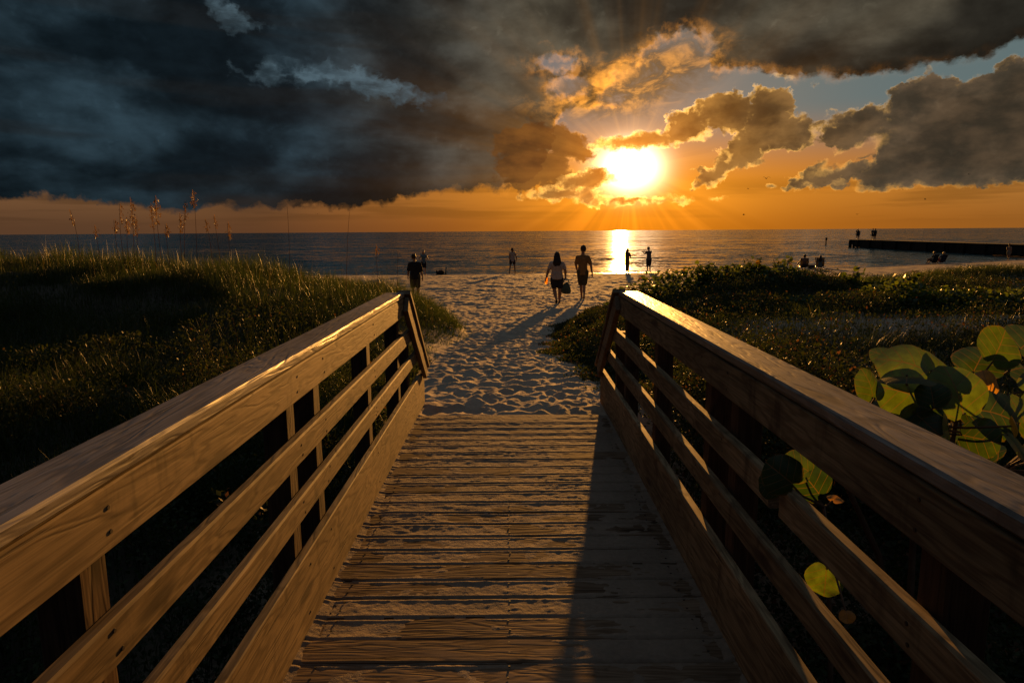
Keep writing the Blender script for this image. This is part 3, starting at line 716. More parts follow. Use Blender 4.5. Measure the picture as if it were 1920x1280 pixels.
x = np.concatenate([x, xe]); y = np.concatenate([y, ye]); top = np.concatenate([top, .10+.30*sst(fbm(xe*1.4, ye*1.4, 3, 77), .35, .7)]); ye = RNG.uniform(6.3, 15.5, 60000); xe = redge(ye)-.02+(fbm(ye*1.6, ye*0+3, 3, 44)-.5)*.75+RNG.normal(0, .07, 60000)+RNG.exponential(.75, 60000); ke = (xe > 1.02) | (ye > 6.6); ke &= RNG.random(60000) < .3+.7*sst(fbm(xe*2.0+9, ye*1.7, 3, 15), .36, .54); xe, ye = xe[ke], ye[ke]
x = np.concatenate([x, xe]); y = np.concatenate([y, ye]); top = np.concatenate([top, .05+.40*sst(xe-redge(ye), -.1, .7)*(.4+.8*fbm(xe*1.6, ye*1.6, 3, 79))]); n = len(x)
P = roots(x, y); P[:, 2] += top*RNG.power(2.2, n)
tag(link('ground_cover', merge('ground_cover_right', [leaflets(P, RNG.uniform(.009, .019, n)*(1+.03*y), RNG.beta(1.8, 1.6, n))]), M['herb']), 'low leafy ground cover under and beyond the right railing', 'ground cover', kind='stuff')

# sea grape thicket along the top of the right bank ------------------------
outA = [(1150, 552), (1185, 524), (1215, 506), (1260, 501), (1300, 494), (1400, 492), (1480, 494), (1530, 512), (1580, 520), (1640, 532), (1700, 545)]
outB = [(1560, 545), (1620, 540), (1655, 520), (1700, 522), (1740, 540), (1790, 530), (1850, 540), (1920, 536), (1990, 540)]
def mounds(out, ys, pxs, seed, dens, rr):
    rs = np.random.default_rng(seed); Ps, Rs = [], []
    for px in pxs:
        py = np.interp(px, [p[0] for p in out], [p[1] for p in out]); y = ys(px)+rs.normal(0, .35)
        q = at_y(px, py, y); x0 = q.x; zg = Hs(x0, y); h = max(.22, q.z-zg)*rs.uniform(.8, 1.02)
        k = dens; u = rs.normal(0, 1, (k, 3)); u /= np.linalg.norm(u, axis=1)[:, None]; u[:, 2] = np.abs(u[:, 2]); rad = rs.power(3.5, k)
        W_ = rs.uniform(.38, .62)
        Ps.append(np.stack([x0+u[:, 0]*rad*W_, y+u[:, 1]*rad*W_*.9, zg+u[:, 2]*rad*h], 1)); Rs.append(rs.uniform(*rr, k))
    return np.concatenate(Ps), np.concatenate(Rs)
Pa, Ra = mounds(outA, lambda p: np.interp(p, [1150, 1300, 1700], [14.5, 16.4, 14.5]), np.arange(1165, 1700, 15), 31, 240, (.030, .055))
Pb, Rb = mounds(outB, lambda p: 12.0, np.arange(1600, 2000, 13), 32, 230, (.022, .040))
Pc, Rc = mounds([(1400, 560), (1990, 575)], lambda p: 12.4, np.arange(1380, 1990, 22), 33, 170, (.022, .040))
Pall = np.concatenate([Pa, Pb, Pc]); Rall = np.concatenate([Ra, Rb, Rc])
tag(link('sea_grape_thicket', merge('sea_grape_thicket', [rounds(Pall, Rall, RNG.beta(1.7, 1.9, len(Pall)), .8)]), M['grape']), 'dense dark thicket of round-leaved sea grape on the right bank', 'thicket', kind='stuff')

def bush(px, py, y, h, wd, n, label, seed, r=(.04, .07)):
    rs = np.random.default_rng(seed); q = at_y(px, py, y); zg = Hs(q.x, y); root = empty('sea_grape_bush', (q.x, y, zg)); tag(root, label, 'bush', 'sea grape bushes standing out of the thicket')
    h = max(.3, q.z-zg); P = []
    bm = bmesh.new()
    for i in range(7):
        a = rs.uniform(0, 6.28); tip = Vector((q.x+math.cos(a)*wd*rs.uniform(.3, 1), y+math.sin(a)*wd*.6, zg+h*rs.uniform(.75, 1.0))); base_ = Vector((q.x+rs.normal(0, .05), y, zg-.05))
        tube(bm, [base_, base_.lerp(tip, .55)+Vector((0, 0, .05)), tip], [.010, .007, .004], 5)
        for k in range(n//7):
            t = rs.uniform(.35, 1.05); c = base_.lerp(tip, t); P.append((c.x+rs.normal(0, .06), c.y+rs.normal(0, .06), c.z+rs.normal(0, .04)))
    bmo('stem', bm, M['stem'], root)
    P = np.array(P); v, f, nn, t = rounds(P, rs.uniform(*r, len(P)), rs.beta(1.8, 1.6, len(P)), .9); link('leaves', np_mesh('leaves', v, f, nn, t), M['grape'], root)
def tube(bm, pts, rad, seg=6, cap=True):
    rings = []
    for i, p in enumerate(pts):
        p = Vector(p); a = Vector(pts[max(i-1, 0)]); b_ = Vector(pts[min(i+1, len(pts)-1)]); d = (b_-a).normalized()
        ref = Vector((0, 0, 1)) if abs(d.z) < .9 else Vector((1, 0, 0)); s_ = d.cross(ref).normalized(); t_ = s_.cross(d)
        rings.append([bm.verts.new(p+(s_*math.cos(2*math.pi*k/seg)+t_*math.sin(2*math.pi*k/seg))*rad[i]) for k in range(seg)])
    for i in range(len(rings)-1):
        for k in range(seg): bm.faces.new((rings[i][k], rings[i][(k+1) % seg], rings[i+1][(k+1) % seg], rings[i+1][k]))
    if cap: bm.faces.new(rings[0][::-1]); bm.faces.new(rings[-1])
for a in [(1418, 484, 16.0, .5, .30, 70, 'pale-topped sea grape bush rising above the thicket, left of the seated couple', 1),
          (1466, 486, 15.8, .5, .26, 60, 'dark sea grape bush at the thicket edge just below the seated couple', 2),
          (1596, 505, 14.4, .5, .28, 70, 'small dark sea grape bush on the bank below the tip of the groyne', 3),
          (1688, 512, 12.6, .5, .34, 90, 'dark upright sea grape bush against the strip of bare beach sand', 4),
          (1318, 489, 16.4, .5, .3, 70, 'sea grape bush with lit round leaves on the thicket crest above the right railing', 5)]: bush(*a)

# near sea grape plant with large leaves, just outside the right railing -----
m, g = newmat('large_sea_grape_leaf')
lu, lv, t = attr(g, 'lu'), attr(g, 'lv'), attr(g, 'tint')
au = g.m('ABSOLUTE', lu)
vein = g.m('MAXIMUM', g.ss(au, .035, .012), g.ss(g.m('ABSOLUTE', g.m('FRACT', (lv-au*.55)*2.6+.1)-.5), .055, .015)*.8)
n = g.noise(objco(g), 26, 4, .6)
col = g.mix(g.ss(t, .0, .7), (.020, .042, .009), (.085, .125, .018)); col = g.mix(g.ss(t, .85, .95), col, (.42, .20, .035))
col = g.sc(col, g.ss(n, .3, .7, .78, 1.2)); col = g.mix(vein*.75, col, (.16, .08, .04))
edge = g.ss(g.m('SQRT', lu*lu+lv*lv), .90, 1.0)*g.ss(n, .45, .6); col = g.mix(edge*.6, col, (.16, .07, .02))
d = g.node('ShaderNodeBsdfPrincipled'); g.put(d.inputs['Base Color'], col); d.inputs['Roughness'].default_value = .38
bn = g.node('ShaderNodeBump'); g.put(bn.inputs['Height'], vein*-1+n*.3); bn.inputs['Strength'].default_value = .4; bn.inputs['Distance'].default_value = .003; g.l.new(bn.outputs[0], d.inputs['Normal'])
tr = g.node('ShaderNodeBsdfTranslucent'); g.put(tr.inputs[0], g.mix(1.0, col, (1.9, 2.0, .5), 'MULTIPLY'))
ms_ = g.node('ShaderNodeMixShader'); ms_.inputs[0].default_value = .42; g.l.new(d.outputs[0], ms_.inputs[1]); g.l.new(tr.outputs[0], ms_.inputs[2]); finish(g, ms_.outputs[0]); M['bigleaf'] = m
def bigleaves(specs):
    """specs: centre, radius, normal, stalk direction (leaf base side), tint"""
    V, F, N, LU, LV, T = [], [], [], [], [], []; o = 0
    for c, r, nrm_, bdir, ti in specs:
        c = Vector(c); nrm_ = Vector(nrm_).normalized(); v = -(Vector(bdir)-nrm_*Vector(bdir).dot(nrm_)).normalized(); u = v.cross(nrm_)
        K, J = 28, 6; ph_ = random.random()*6; cup = random.uniform(.05, .28); fold = random.uniform(.0, .22); wav = random.uniform(.03, .09)
        V.append(c+nrm_*0); LU.append(0); LV.append(0); T.append(ti)
        for j in range(1, J+1):
            for k in range(K):
                th = 2*math.pi*k/K; rho = j/J
                ou = 1.0+.07*math.cos(2*th)+.035*math.sin(3*th+ph_)+.02*math.sin(7*th+ph_)
                dn = abs((th-math.pi*1.5)); ou *= 1-.30*math.exp(-(dn/.22)**2)          # notch at the stalk
                x_, y_ = rho*ou*math.cos(th), rho*ou*math.sin(th)
                z_ = -cup*(x_*x_+y_*y_)+fold*abs(x_)+wav*rho*rho*math.sin(3*th+ph_)
                V.append(c+(u*x_+v*y_)*r+nrm_*(z_*r)); LU.append(x_/ou if ou else 0); LV.append(y_); T.append(ti)
        for k in range(K): F += [o, o+1+k, o+1+(k+1) % K]; N.append(3)
        for j in range(J-1):
            a0 = o+1+j*K; b0 = a0+K
            for k in range(K): F += [a0+k, b0+k, b0+(k+1) % K, a0+(k+1) % K]; N.append(4)
        o += 1+J*K
    me = np_mesh('leaves', np.array([tuple(v) for v in V]), F, N, T)
    for nm, A in (('lu', LU), ('lv', LV)): me.attributes.new(nm, 'FLOAT', 'POINT').data.foreach_set('value', np.array(A, np.float32))
    return me
plant = empty('sea_grape_plant', (1.65, 2.55, Hs(1.65, 2.55))); tag(plant, 'large-leaved sea grape plant leaning over the near end of the right railing', 'plant')
L_ = [(1703, 681, 2.45, 58, (-.1, -.55, .75), .80), (1752, 690, 2.5, 44, (.35, -.6, .6), .70), (1632, 722, 2.40, 36, (.4, -.7, .3), .35), (1694, 735, 2.38, 50, (-.2, -.8, .5), .55),
      (1700, 706, 2.3, 46, (.0, .1, 1), .05), (1795, 735, 2.36, 60, (.12, -.85, .45), .62), (1748, 742, 2.30, 30, (-.25, -.85, .35), .05), (1873, 652, 2.75, 44, (.15, -.9, .3), .35), (1836, 676, 2.8, 42, (-.2, -.6, .7), .15),
      (1850, 718, 2.62, 27, (.1, -.9, .4), .97), (1868, 775, 2.4, 54, (.1, -.7, .6), .15), (1778, 806, 2.25, 34, (.8, -.5, .2), .6), (1905, 762, 2.5, 40, (.2, -.6, .75), .6), (1734, 790, 2.3, 38, (-.5, -.6, .5), .1),
      (1912, 690, 2.8, 50, (.3, -.5, .8), .2), (1905, 835, 2.3, 34, (.5, -.5, .6), .3), (1660, 760, 2.45, 40, (.1, -.3, .9), .1), (1835, 822, 2.35, 40, (-.6, -.6, .3), .2), (1695, 768, 2.5, 46, (.2, -.8, .3), .08),
      (1660, 668, 2.9, 30, (0, -.5, .8), .3), (1905, 800, 2.2, 20, (.9, -.3, .2), .96),
      (1930, 640, 2.9, 46, (0, -.6, .7), .2), (1960, 740, 2.6, 52, (0, -.7, .6), .5), (1980, 820, 2.5, 52, (0, -.7, .6), .3)]
rs = random.Random(4)
for k in range(34): L_.append((rs.uniform(1610, 2050), rs.uniform(760, 980), rs.uniform(2.5, 3.3), rs.uniform(22, 46), (rs.uniform(-.8, .8), rs.uniform(-.7, .1), rs.uniform(.1, .9)), rs.uniform(0, .3)))  # fill leaves given dark tints to read as shaded
specs = []; stemc = Vector((1.62, 2.6, .55)); bm = bmesh.new()
hubs = [Vector((1.25, 2.55, .62)), Vector((1.55, 2.6, .74)), Vector((1.85, 2.75, .80)), Vector((1.95, 2.6, .55))]
root_ = Vector((1.65, 2.6, Hs(1.65, 2.6)-.05))
for h_ in hubs: tube(bm, [root_, root_.lerp(h_, .5)+Vector((.05, .05, .12)), h_], [.017, .013, .009], 7)
for px, py, yy, rp, nv, ti in L_:
    c = at_y(px, py, yy); hub = min(hubs, key=lambda q: (q-c).length); bd = (hub-c); specs.append((c, rp*yy/1280, nv, bd, ti))
    n_ = Vector(nv).normalized(); b2 = (bd-n_*bd.dot(n_)); b2 = b2.normalized() if b2.length > .001 else Vector((0, 0, -1)); base_ = c+b2*(rp*yy/1280*.70)
    if (base_-hub).length > .03: tube(bm, [hub, hub.lerp(base_, .6)+Vector((0, 0, -.01)), base_], [.006, .0045, .0035], 5)
bmo('stem', bm, M['stem'], plant)
link('leaves', bigleaves(specs), M['bigleaf'], plant, smooth=True)
# the shoot growing through the broken rail
sh = empty('sea_grape_shoot', (1.15, 2.2, Hs(1.15, 2.2))); tag(sh, 'sea grape shoot poking through the gap of the broken rail, right railing', 'plant')
L2 = [(1466, 890, .770, 40, (-.35, -.85, .3), .02), (1497, 872, .93, 34, (-.1, -.8, .6), .3), (1445, 908, .765, 27, (-.5, -.7, .4), .05), (1520, 905, 1.0, 40, (-.2, -.8, .3), .0),  # low tints: shade painted into the leaves at the rail gap
      (1548, 1085, 1.02, 36, (-.2, -.85, .3), .95*.8), (1588, 1155, 1.0, 15, (-.3, -.6, .6), .97), (1566, 935, 1.15, 15, (0, -.2, .9), .96)]
specs = []; bm = bmesh.new(); hub = Vector((1.08, 2.25, .55)); tube(bm, [(1.15, 2.2, Hs(1.15, 2.2)-.05), (1.12, 2.22, .1), hub], [.011, .009, .006], 6)
for px, py, xx, rp, nv, ti in L2:
    dd = ray(px, py); c = CAM+dd*(xx/dd.x); r_ = rp*c.y/1280; bd = hub-c; specs.append((c, r_, nv, bd, ti)); tube(bm, [hub, hub.lerp(c, .5)+Vector((0, .02, -.02)), c+bd.normalized()*r_*.75], [.005, .004, .003], 5)
bmo('stem', bm, M['stem'], sh); link('leaves', bigleaves(specs), M['bigleaf'], sh, smooth=True)

# sea oats on the left crest ----------------------------------------------
def sea_oat(px, pytop, y, lean, heads, label, seed, headlen=.34):
    rs = np.random.default_rng(seed); top = at_y(px, pytop, y); x0 = top.x-lean; zg = Hs(x0, y)
    root = empty('sea_oat', (x0, y, zg)); tag(root, label, 'sea oat', 'sea oats on the crest of the left dune')
    Hh = top.z-zg; pts = []
    for k in range(9):
        t_ = k/8; pts.append(Vector((x0+lean*t_**2.2, y+.05*math.sin(t_*3+seed), zg-.03+(Hh+.03)*t_)))
    bm = bmesh.new(); tube(bm, pts, [.0055-.003*k/8 for k in range(9)], 5); bmo('stalk', bm, M['straw'], root)
    if not heads: return
    n = int(46*heads); tt = rs.uniform(0, 1, n); P = []; D = []
    hl = headlen/Hh
    for t_ in tt:
        s_ = 1-hl*t_; c = Vector((x0+lean*s_**2.2, y, zg+Hh*s_)); a = rs.uniform(0, 6.28); rad = (.012+.055*math.sin(min(1, t_*1.1+.1)*2.6))*rs.uniform(.3, 1.1)*heads**.5
        P.append((c.x+math.cos(a)*rad+.012, c.y+math.sin(a)*rad, c.z-rad*.55)); D.append((c.x, c.y, c.z+.01))
    P = np.array(P); D = np.array(D); o3 = np.array([0, 0, .005]); k3 = np.arange(n*3)
    c0 = Vector(D[np.argmin(D[:, 2])]); c1 = Vector(D[np.argmax(D[:, 2])])
    zz = np.linspace(c0.z-.02, c1.z+.02, 9); order = np.argsort(D[:, 2]); rx = np.interp(zz, D[order, 2], D[order, 0]); ryy = np.interp(zz, D[order, 2], D[order, 1])
    rv = np.concatenate([np.stack([rx-.004, ryy, zz], 1), np.stack([rx+.004, ryy, zz], 1)]); rf = np.array([[i, i+1, i+10, i+9] for i in range(8)])
    me = merge('seed_head', [leaflets(P, rs.uniform(.017, .028, n), rs.uniform(0, .8, n), -1.0, .42), (np.stack([D, D-o3, P], 1).reshape(-1, 3), k3, np.full(n, 3), np.full(n*3, .3)), (rv, rf.ravel(), np.full(8, 4), np.full(18, .3))])
    link('seed_head', me, M['straw'], root)
OATS = [(130, 394, -.10, .5, 'sea oat leaning left, first from the left over the dune crest', .25), (178, 424, 0, .6, 'short sea oat standing alone, its tip just above the horizon at the left', .2),
        (216, 412, .03, .8, 'short sea oat at the left foot of the tall cluster', .22), (226, 383, .04, .5, 'thin pale sea oat on the left side of the tall cluster', .35), (237, 407, .01, 1.0, 'stocky sea oat inside the tall cluster, left of its tallest stalk', .3),
        (244, 371, .0, 1.3, 'tallest sea oat of the left cluster, with a wide drooping head', .55), (254, 409, .05, 1.0, 'low sea oat on the right side of the left cluster', .3), (283, 382, .02, 1.3, 'sea oat of the middle pair, the shorter and darker one', .45), (292, 368, .03, 1.5, 'sea oat of the middle pair, the taller one with a full brown head', .5),
        (312, 421, 0, .9, 'short sea oat between the middle pair and the tallest one', .2), (337, 400, .01, 1.1, 'straight sea oat just left of the leaning one', .35), (347, 377, .08, .8, 'sea oat leaning right beside the tallest one', .35), (361, 358, .01, 1.4, 'tallest sea oat of all, with a dense dark head', .30),
        (385, 412, -.06, .5, 'small bent sea oat right of the tallest one', .2), (402, 405, -.03, .5, 'slim sea oat with a small knob-like head, second from the right', .2), (428, 418, .0, .8, 'last sea oat to the right on the crest, straight and brown', .3)]
for k, (px, py, ln, hd, lb, hl) in enumerate(OATS): sea_oat(px, py, 13.2+.25*math.sin(k*2.1), ln, hd, lb, 100+k, hl)
for k, (px, py, ln, lb) in enumerate([(537, 388, .0, 'bare straight reed stalk crossing the horizon beyond the left railing'), (655, 398, .12, 'bare reed stalk leaning right over the slope of the left dune'), (747, 470, .06, 'bare reed stalk just left of the man in the black shirt'), (706, 462, .0, 'short reed with a pale tuft on the low slope of the left dune')]):
    sea_oat(px, py, 12.6, ln, .5 if k == 3 else 0, lb, 200+k, .12)

# ------------------------------------------------------------------ people
_tb = bmesh.new(); bmesh.ops.create_icosphere(_tb, subdivisions=2, radius=1); BALL = [v.co.copy() for v in _tb.verts]; _tb.free()
def caps_bm(shapes):
    bm = bmesh.new()
    for sh in shapes:
        before = set(bm.verts)
        if sh[0] == 'e':                       # ellipsoid: centre, radii, optional rotation
            _, c, r = sh[:3]; rot = sh[3] if len(sh) > 3 else Matrix()
            mt = Matrix.Translation(Vector(c)) @ rot.to_4x4() @ Matrix.Diagonal((*r, 1))
            bmesh.ops.create_icosphere(bm, subdivisions=3, radius=1, matrix=mt)
        else:                                  # hull of several balls (c, (rx,ry,rz)|r)
            vs = []
            for c, r in sh[1]:
                r = (r, r, r) if not isinstance(r, tuple) else r
                vs += [bm.verts.new((c[0]+q.x*r[0], c[1]+q.y*r[1], c[2]+q.z*r[2])) for q in BALL]
            h = bmesh.ops.convex_hull(bm, input=vs)
            dead = [e for e in h['geom_interior'] if e.is_valid and isinstance(e, bmesh.types.BMVert)] + [e for e in h['geom_unused'] if e.is_valid and isinstance(e, bmesh.types.BMVert)]
            bmesh.ops.delete(bm, geom=list(set(dead)), context='VERTS')
    return bm
def fuse(name, shapes, voxel, mat, parent, smooth_it=3):
    """melts the shapes into one continuous skin"""
    bm = caps_bm(shapes); me = bpy.data.meshes.new('tmp'); bm.to_mesh(me); bm.free()
    o = bpy.data.objects.new('tmp', me); COL.objects.link(o)
    r = o.modifiers.new('r', 'REMESH'); r.mode = 'VOXEL'; r.voxel_size = voxel
    s_ = o.modifiers.new('s', 'SMOOTH'); s_.factor = .5; s_.iterations = smooth_it
    dg = bpy.context.evaluated_depsgraph_get(); me2 = bpy.data.meshes.new_from_object(o.evaluated_get(dg)); me2.name = name
    bpy.data.objects.remove(o); bpy.data.meshes.remove(me); me2.materials.clear()
    ob = link(name, me2, mat, None, True)
    ob.parent = parent; return ob
def cap(a, ra, b, rb): return ('h', [(a, ra), (b, rb)])
def lerp(a, b, t): return tuple(a[i]+(b[i]-a[i])*t for i in range(3))
SKIN = {}
def skinmat(c): return plain('skin', c, .55, .35, .08, 40)
for k, c in dict(fair=(.42, .25, .17), tan=(.26, .15, .095), deep=(.16, .09, .06)).items(): SKIN[k] = skinmat(c)
def cloth(name, c, folds=.5):
    m, g = newmat(name); co = objco(g); n = g.noise(co, 9, 3, .55, .6); n2 = g.noise(co, 220, 2, .5)
    finish(g, bsdf(g, g.sc(c, g.ss(n, .3, .7, .85, 1.12)*g.ss(n2, .3, .7, .93, 1.05)), .85, .15, n+n2*.1, folds, .03)); return m
HAIR = {k: plain('hair_'+k, c, .5, .35, .4, 60) for k, c in dict(dark=(.018, .011, .008), brown=(.055, .030, .016), blond=(.42, .27, .12), grey=(.2, .18, .16)).items()}

def person(loc, face, h, label, pose, skin='tan', hair='dark', hairstyle='short', build=1.0, top=None, topsleeve=.5, topmat=None, botmat=None, botlen=.55, bottom='shorts', shoes=None, voxel=.011, group='people on the beach', fem=False, finger=True):
    """stands at loc, facing angle 'face' (0 = away from the camera, +y). pose: joint offsets in body heights"""
    root = empty('person', loc, face); tag(root, label, 'person', group)
    S = h
    J = dict(pelvis=(0, 0, .50), waist=(0, .0, .60), chest=(0, .005, .72), neck=(0, .0, .825), head=(0, .012, .925),
             shL=(-.102, 0, .780), shR=(.102, 0, .780), elL=(-.135, -.01, .62), elR=(.135, -.01, .62), wrL=(-.145, .03, .475), wrR=(.145, .03, .475),
             hpL=(-.052, 0, .50), hpR=(.052, 0, .50), knL=(-.055, .015, .275), knR=(.055, .015, .275), anL=(-.055, -.01, .045), anR=(.055, -.01, .045))
    if fem:
        J.update(shL=(-.092, 0, .79), shR=(.092, 0, .79), elL=(-.122, -.01, .62), elR=(.122, -.01, .62), wrL=(-.13, .03, .475), wrR=(.13, .03, .475))
    J.update(pose)
    P = {k: tuple(c*S for c in v) for k, v in J.items() if isinstance(v, tuple)}
    b = build; s = S
    def torso(e=0.0):
        return [('h', [(P['chest'], (.088*s*b+e, .060*s*b+e, .06*s+e)), (lerp(P['chest'], P['shL'], .82), .034*s*b+e), (lerp(P['chest'], P['shR'], .82), .034*s*b+e), (lerp(P['chest'], P['neck'], .6), .038*s+e)]),
                ('h', [(P['chest'], (.084*s*b+e, .058*s*b+e, .05*s+e)), (P['waist'], ((.070 if fem else .078)*s*b+e, .052*s*b+e, .05*s+e))]),
                ('h', [(P['waist'], ((.070 if fem else .076)*s*b+e, .052*s*b+e, .05*s+e)), (P['pelvis'], ((.090 if fem else .080)*s*b+e, .060*s*b+e, .045*s+e))])]
    sh = torso()
    hd = P['head']; hr = .064*s
    nk = P['neck']
    sh += [cap(lerp(nk, P['chest'], .35), .036*s*b**.5, lerp(nk, hd, .55), .029*s)]
    sh += [('e', hd, (.049*s, .057*s, .070*s)), ('h', [((hd[0], hd[1]+.012*s, hd[2]-.03*s), .036*s), ((hd[0], hd[1]+.034*s, hd[2]-.052*s), .018*s)]),
           cap((hd[0], hd[1]+.056*s, hd[2]+.004*s), .006*s, (hd[0], hd[1]+.066*s, hd[2]-.014*s), .009*s),
           ('e', (hd[0]-.050*s, hd[1]-.002*s, hd[2]-.004*s), (.007*s, .013*s, .019*s)), ('e', (hd[0]+.050*s, hd[1]-.002*s, hd[2]-.004*s), (.007*s, .013*s, .019*s)),
           cap((hd[0]-.011*s, hd[1]+.053*s, hd[2]-.033*s), .005*s, (hd[0]+.011*s, hd[1]+.053*s, hd[2]-.033*s), .005*s),
           cap((hd[0]-.024*s, hd[1]+.050*s, hd[2]+.014*s), .007*s, (hd[0]+.024*s, hd[1]+.050*s, hd[2]+.014*s), .007*s)]
    for q in 'LR':
        a, e_, w_ = P['sh'+q], P['el'+q], P['wr'+q]; ab = b**.8
        sh += [cap(a, .032*s*ab, lerp(a, e_, .45), .029*s*ab), cap(lerp(a, e_, .45), .029*s*ab, e_, .022*s*ab), cap(e_, .023*s*ab, lerp(e_, w_, .35), .0235*s*ab), cap(lerp(e_, w_, .35), .023*s*ab, w_, .0145*s)]
        d = (Vector(w_)-Vector(e_)).normalized(); side = Vector((1 if q == 'L' else -1, .35, 0)); side = (side-d*side.dot(d)).normalized(); nrm = d.cross(side).normalized()
        pm = Vector(w_)+d*.038*s; sh += [('h', [(tuple(Vector(w_)+d*.006*s), .013*s), (tuple(pm+nrm*.014*s), .011*s), (tuple(pm-nrm*.014*s), .011*s)])]
        fr = max(.0056*s, voxel*.62)
        for i, (o_, ln) in enumerate(((-.019, .040), (-.0065, .046), (.0065, .043), (.019, .034))):
            f0 = pm+nrm*o_*s+d*.006*s; f1 = f0+d*ln*.5*s+side*.004*s; f2 = f1+d*ln*.42*s+side*.015*s
            sh += [cap(tuple(f0), fr*1.05, tuple(f1), fr), cap(tuple(f1), fr, tuple(f2), fr*.9)]
        t0 = Vector(w_)+d*.014*s+nrm*-.012*s+side*.006*s; t1 = t0+d*.02*s+side*.017*s-nrm*.008*s; sh += [cap(tuple(t0), fr*1.2, tuple(t1), fr), cap(tuple(t1), fr, tuple(t1+d*.017*s), fr*.9)]
        hp, kn, an = P['hp'+q], P['kn'+q], P['an'+q]; lb = b**.9
        sh += [cap(hp, .053*s*lb, lerp(hp, kn, .5), .042*s*lb), cap(lerp(hp, kn, .5), .042*s*lb, kn, .029*s*lb), cap(kn, .029*s*lb, lerp(kn, an, .32), .030*s*lb), cap(lerp(kn, an, .32), .030*s*lb, an, .0175*s)]
        toe = pose.get('toe'+q, (0, .085, -.030)); tz = (an[0]+toe[0]*s, an[1]+toe[1]*s, an[2]+toe[2]*s); hl = (an[0]-toe[0]*s*.25, an[1]-toe[1]*s*.28, an[2]-.025*s+(-toe[2]-.03)*s*.3)
        sh += [('h', [(hl, (.017*s, .017*s, .015*s)), (tz, (.022*s, .02*s, .010*s)), ((an[0], an[1], an[2]-.008*s), .018*s)])]
        if shoes is not None:
            e = .006*s; fuse('shoe', [('h', [(hl, (.018*s+e, .018*s+e, .014*s+e)), (tz, (.023*s+e, .022*s+e, .010*s+e)), ((an[0], an[1], an[2]-.012*s), .018*s+e*.6)])], voxel, shoes, root)
    fuse('body', sh, voxel, SKIN[skin], root)
    e = .010*s
    if topmat is not None:
        ts = torso(e)[:3]
        hem = pose.get('hem', .47); c_ = P['pelvis']
        ts.append(('h', [(P['waist'], (.080*s*b+e, .058*s*b+e, .03*s)), ((c_[0], c_[1], hem*s), ((.090 if not fem else .096)*s*b+e, .066*s*b+e, .006*s))]))
        if topsleeve > 0:
            for q in 'LR':
                a, e_ = P['sh'+q], P['el'+q]; t_ = topsleeve; ts += [('h', [(a, .032*s*b**.6+e*.5), (lerp(a, e_, t_), .030*s*b**.7+e*.8), (lerp(P['chest'], a, .6), .040*s*b**.8)])]
                if t_ > 1: ts += [cap(e_, .028*s+e, lerp(e_, P['wr'+q], t_-1), .020*s+e)]
        fuse('shirt', ts, voxel, topmat, root)
    if botmat is not None and bottom == 'shorts':
        bs = [('h', [(P['waist'], (.074*s*b+e*.4, .054*s*b+e*.4, .02*s)), (P['pelvis'], ((.092 if fem else .082)*s*b+e*.8, .062*s*b+e*.8, .045*s))])]
        for q in 'LR':
            hp, kn = P['hp'+q], P['kn'+q]; en = lerp(hp, kn, botlen) if botlen <= 1 else kn
            bs += [('h', [(hp, .055*s*b**.9+e), (en, (.046-.010*botlen)*s*b**.9+e*1.5)])]
            if botlen > 1: bs += [cap(kn, .036*s*b+e, lerp(kn, P['an'+q], botlen-1), .030*s+e)]
        fuse('shorts' if botlen <= 1 else 'trousers', bs, voxel, botmat, root)
    if bottom == 'skirt' or bottom == 'dress':
        hz = pose.get('skirt', .30); wx = pose.get('skirtw', .10)
        c_ = P['pelvis']; bs = [('h', [(P['waist'], (.074*s*b+e, .056*s*b+e, .02*s)), (c_, (.094*s*b+e, .068*s*b+e, .03*s))]), ('h', [(c_, (.094*s*b+e, .068*s*b+e, .03*s)), ((c_[0]+pose.get('sway', 0)*s, c_[1], hz*s), (wx*s, wx*.8*s, .012*s))])]
        fuse('skirt', bs, voxel, botmat, root)
    # hair
    hs = [('h', [((hd[0], hd[1]-.012*s, hd[2]+.014*s), (.054*s, .056*s, .062*s)), ((hd[0], hd[1]-.022*s, hd[2]-.022*s), (.047*s, .034*s, .026*s))])]
    if hairstyle == 'long':
        hs += [('h', [((hd[0], hd[1]-.024*s, hd[2]-.01*s), (.062*s, .046*s, .055*s)), ((hd[0]-.036*s, hd[1]-.06*s, hd[2]-.14*s), (.046*s, .028*s, .04*s)), ((hd[0]+.038*s, hd[1]-.06*s, hd[2]-.13*s), (.046*s, .028*s, .04*s))]),
               ('h', [((hd[0], hd[1]-.055*s, hd[2]-.12*s), (.078*s, .028*s, .03*s)), ((hd[0]-.02*s, hd[1]-.062*s, hd[2]-.195*s), (.040*s, .018*s, .018*s)), ((hd[0]+.022*s, hd[1]-.062*s, hd[2]-.185*s), (.038*s, .018*s, .018*s))])]
    elif hairstyle == 'shoulder':
        hs += [('h', [((hd[0], hd[1]-.02*s, hd[2]), (.058*s, .048*s, .05*s)), ((hd[0], hd[1]-.03*s, hd[2]-.085*s), (.062*s, .034*s, .025*s))])]
    elif hairstyle == 'tail':
        hs += [cap((hd[0], hd[1]-.055*s, hd[2]+.02*s), .018*s, (hd[0]+.03*s, hd[1]-.085*s, hd[2]-.04*s), .020*s), cap((hd[0]+.03*s, hd[1]-.085*s, hd[2]-.04*s), .020*s, (hd[0]+.045*s, hd[1]-.07*s, hd[2]-.11*s), .010*s)]
    fuse('hair', hs, voxel*.8, HAIR[hair], root)
    return root, P
def rot_out(px, py, y):                        # small turn so that a figure faces along its own sight line
    q = at_y(px, py, y); return -math.atan2(q.x, q.y)
def onground(px, pyf, hpx, hreal):
    d = FPX*hreal/hpx; q = at_y(px, pyf, d); return Vector((q.x, d, Hs(q.x, d)))
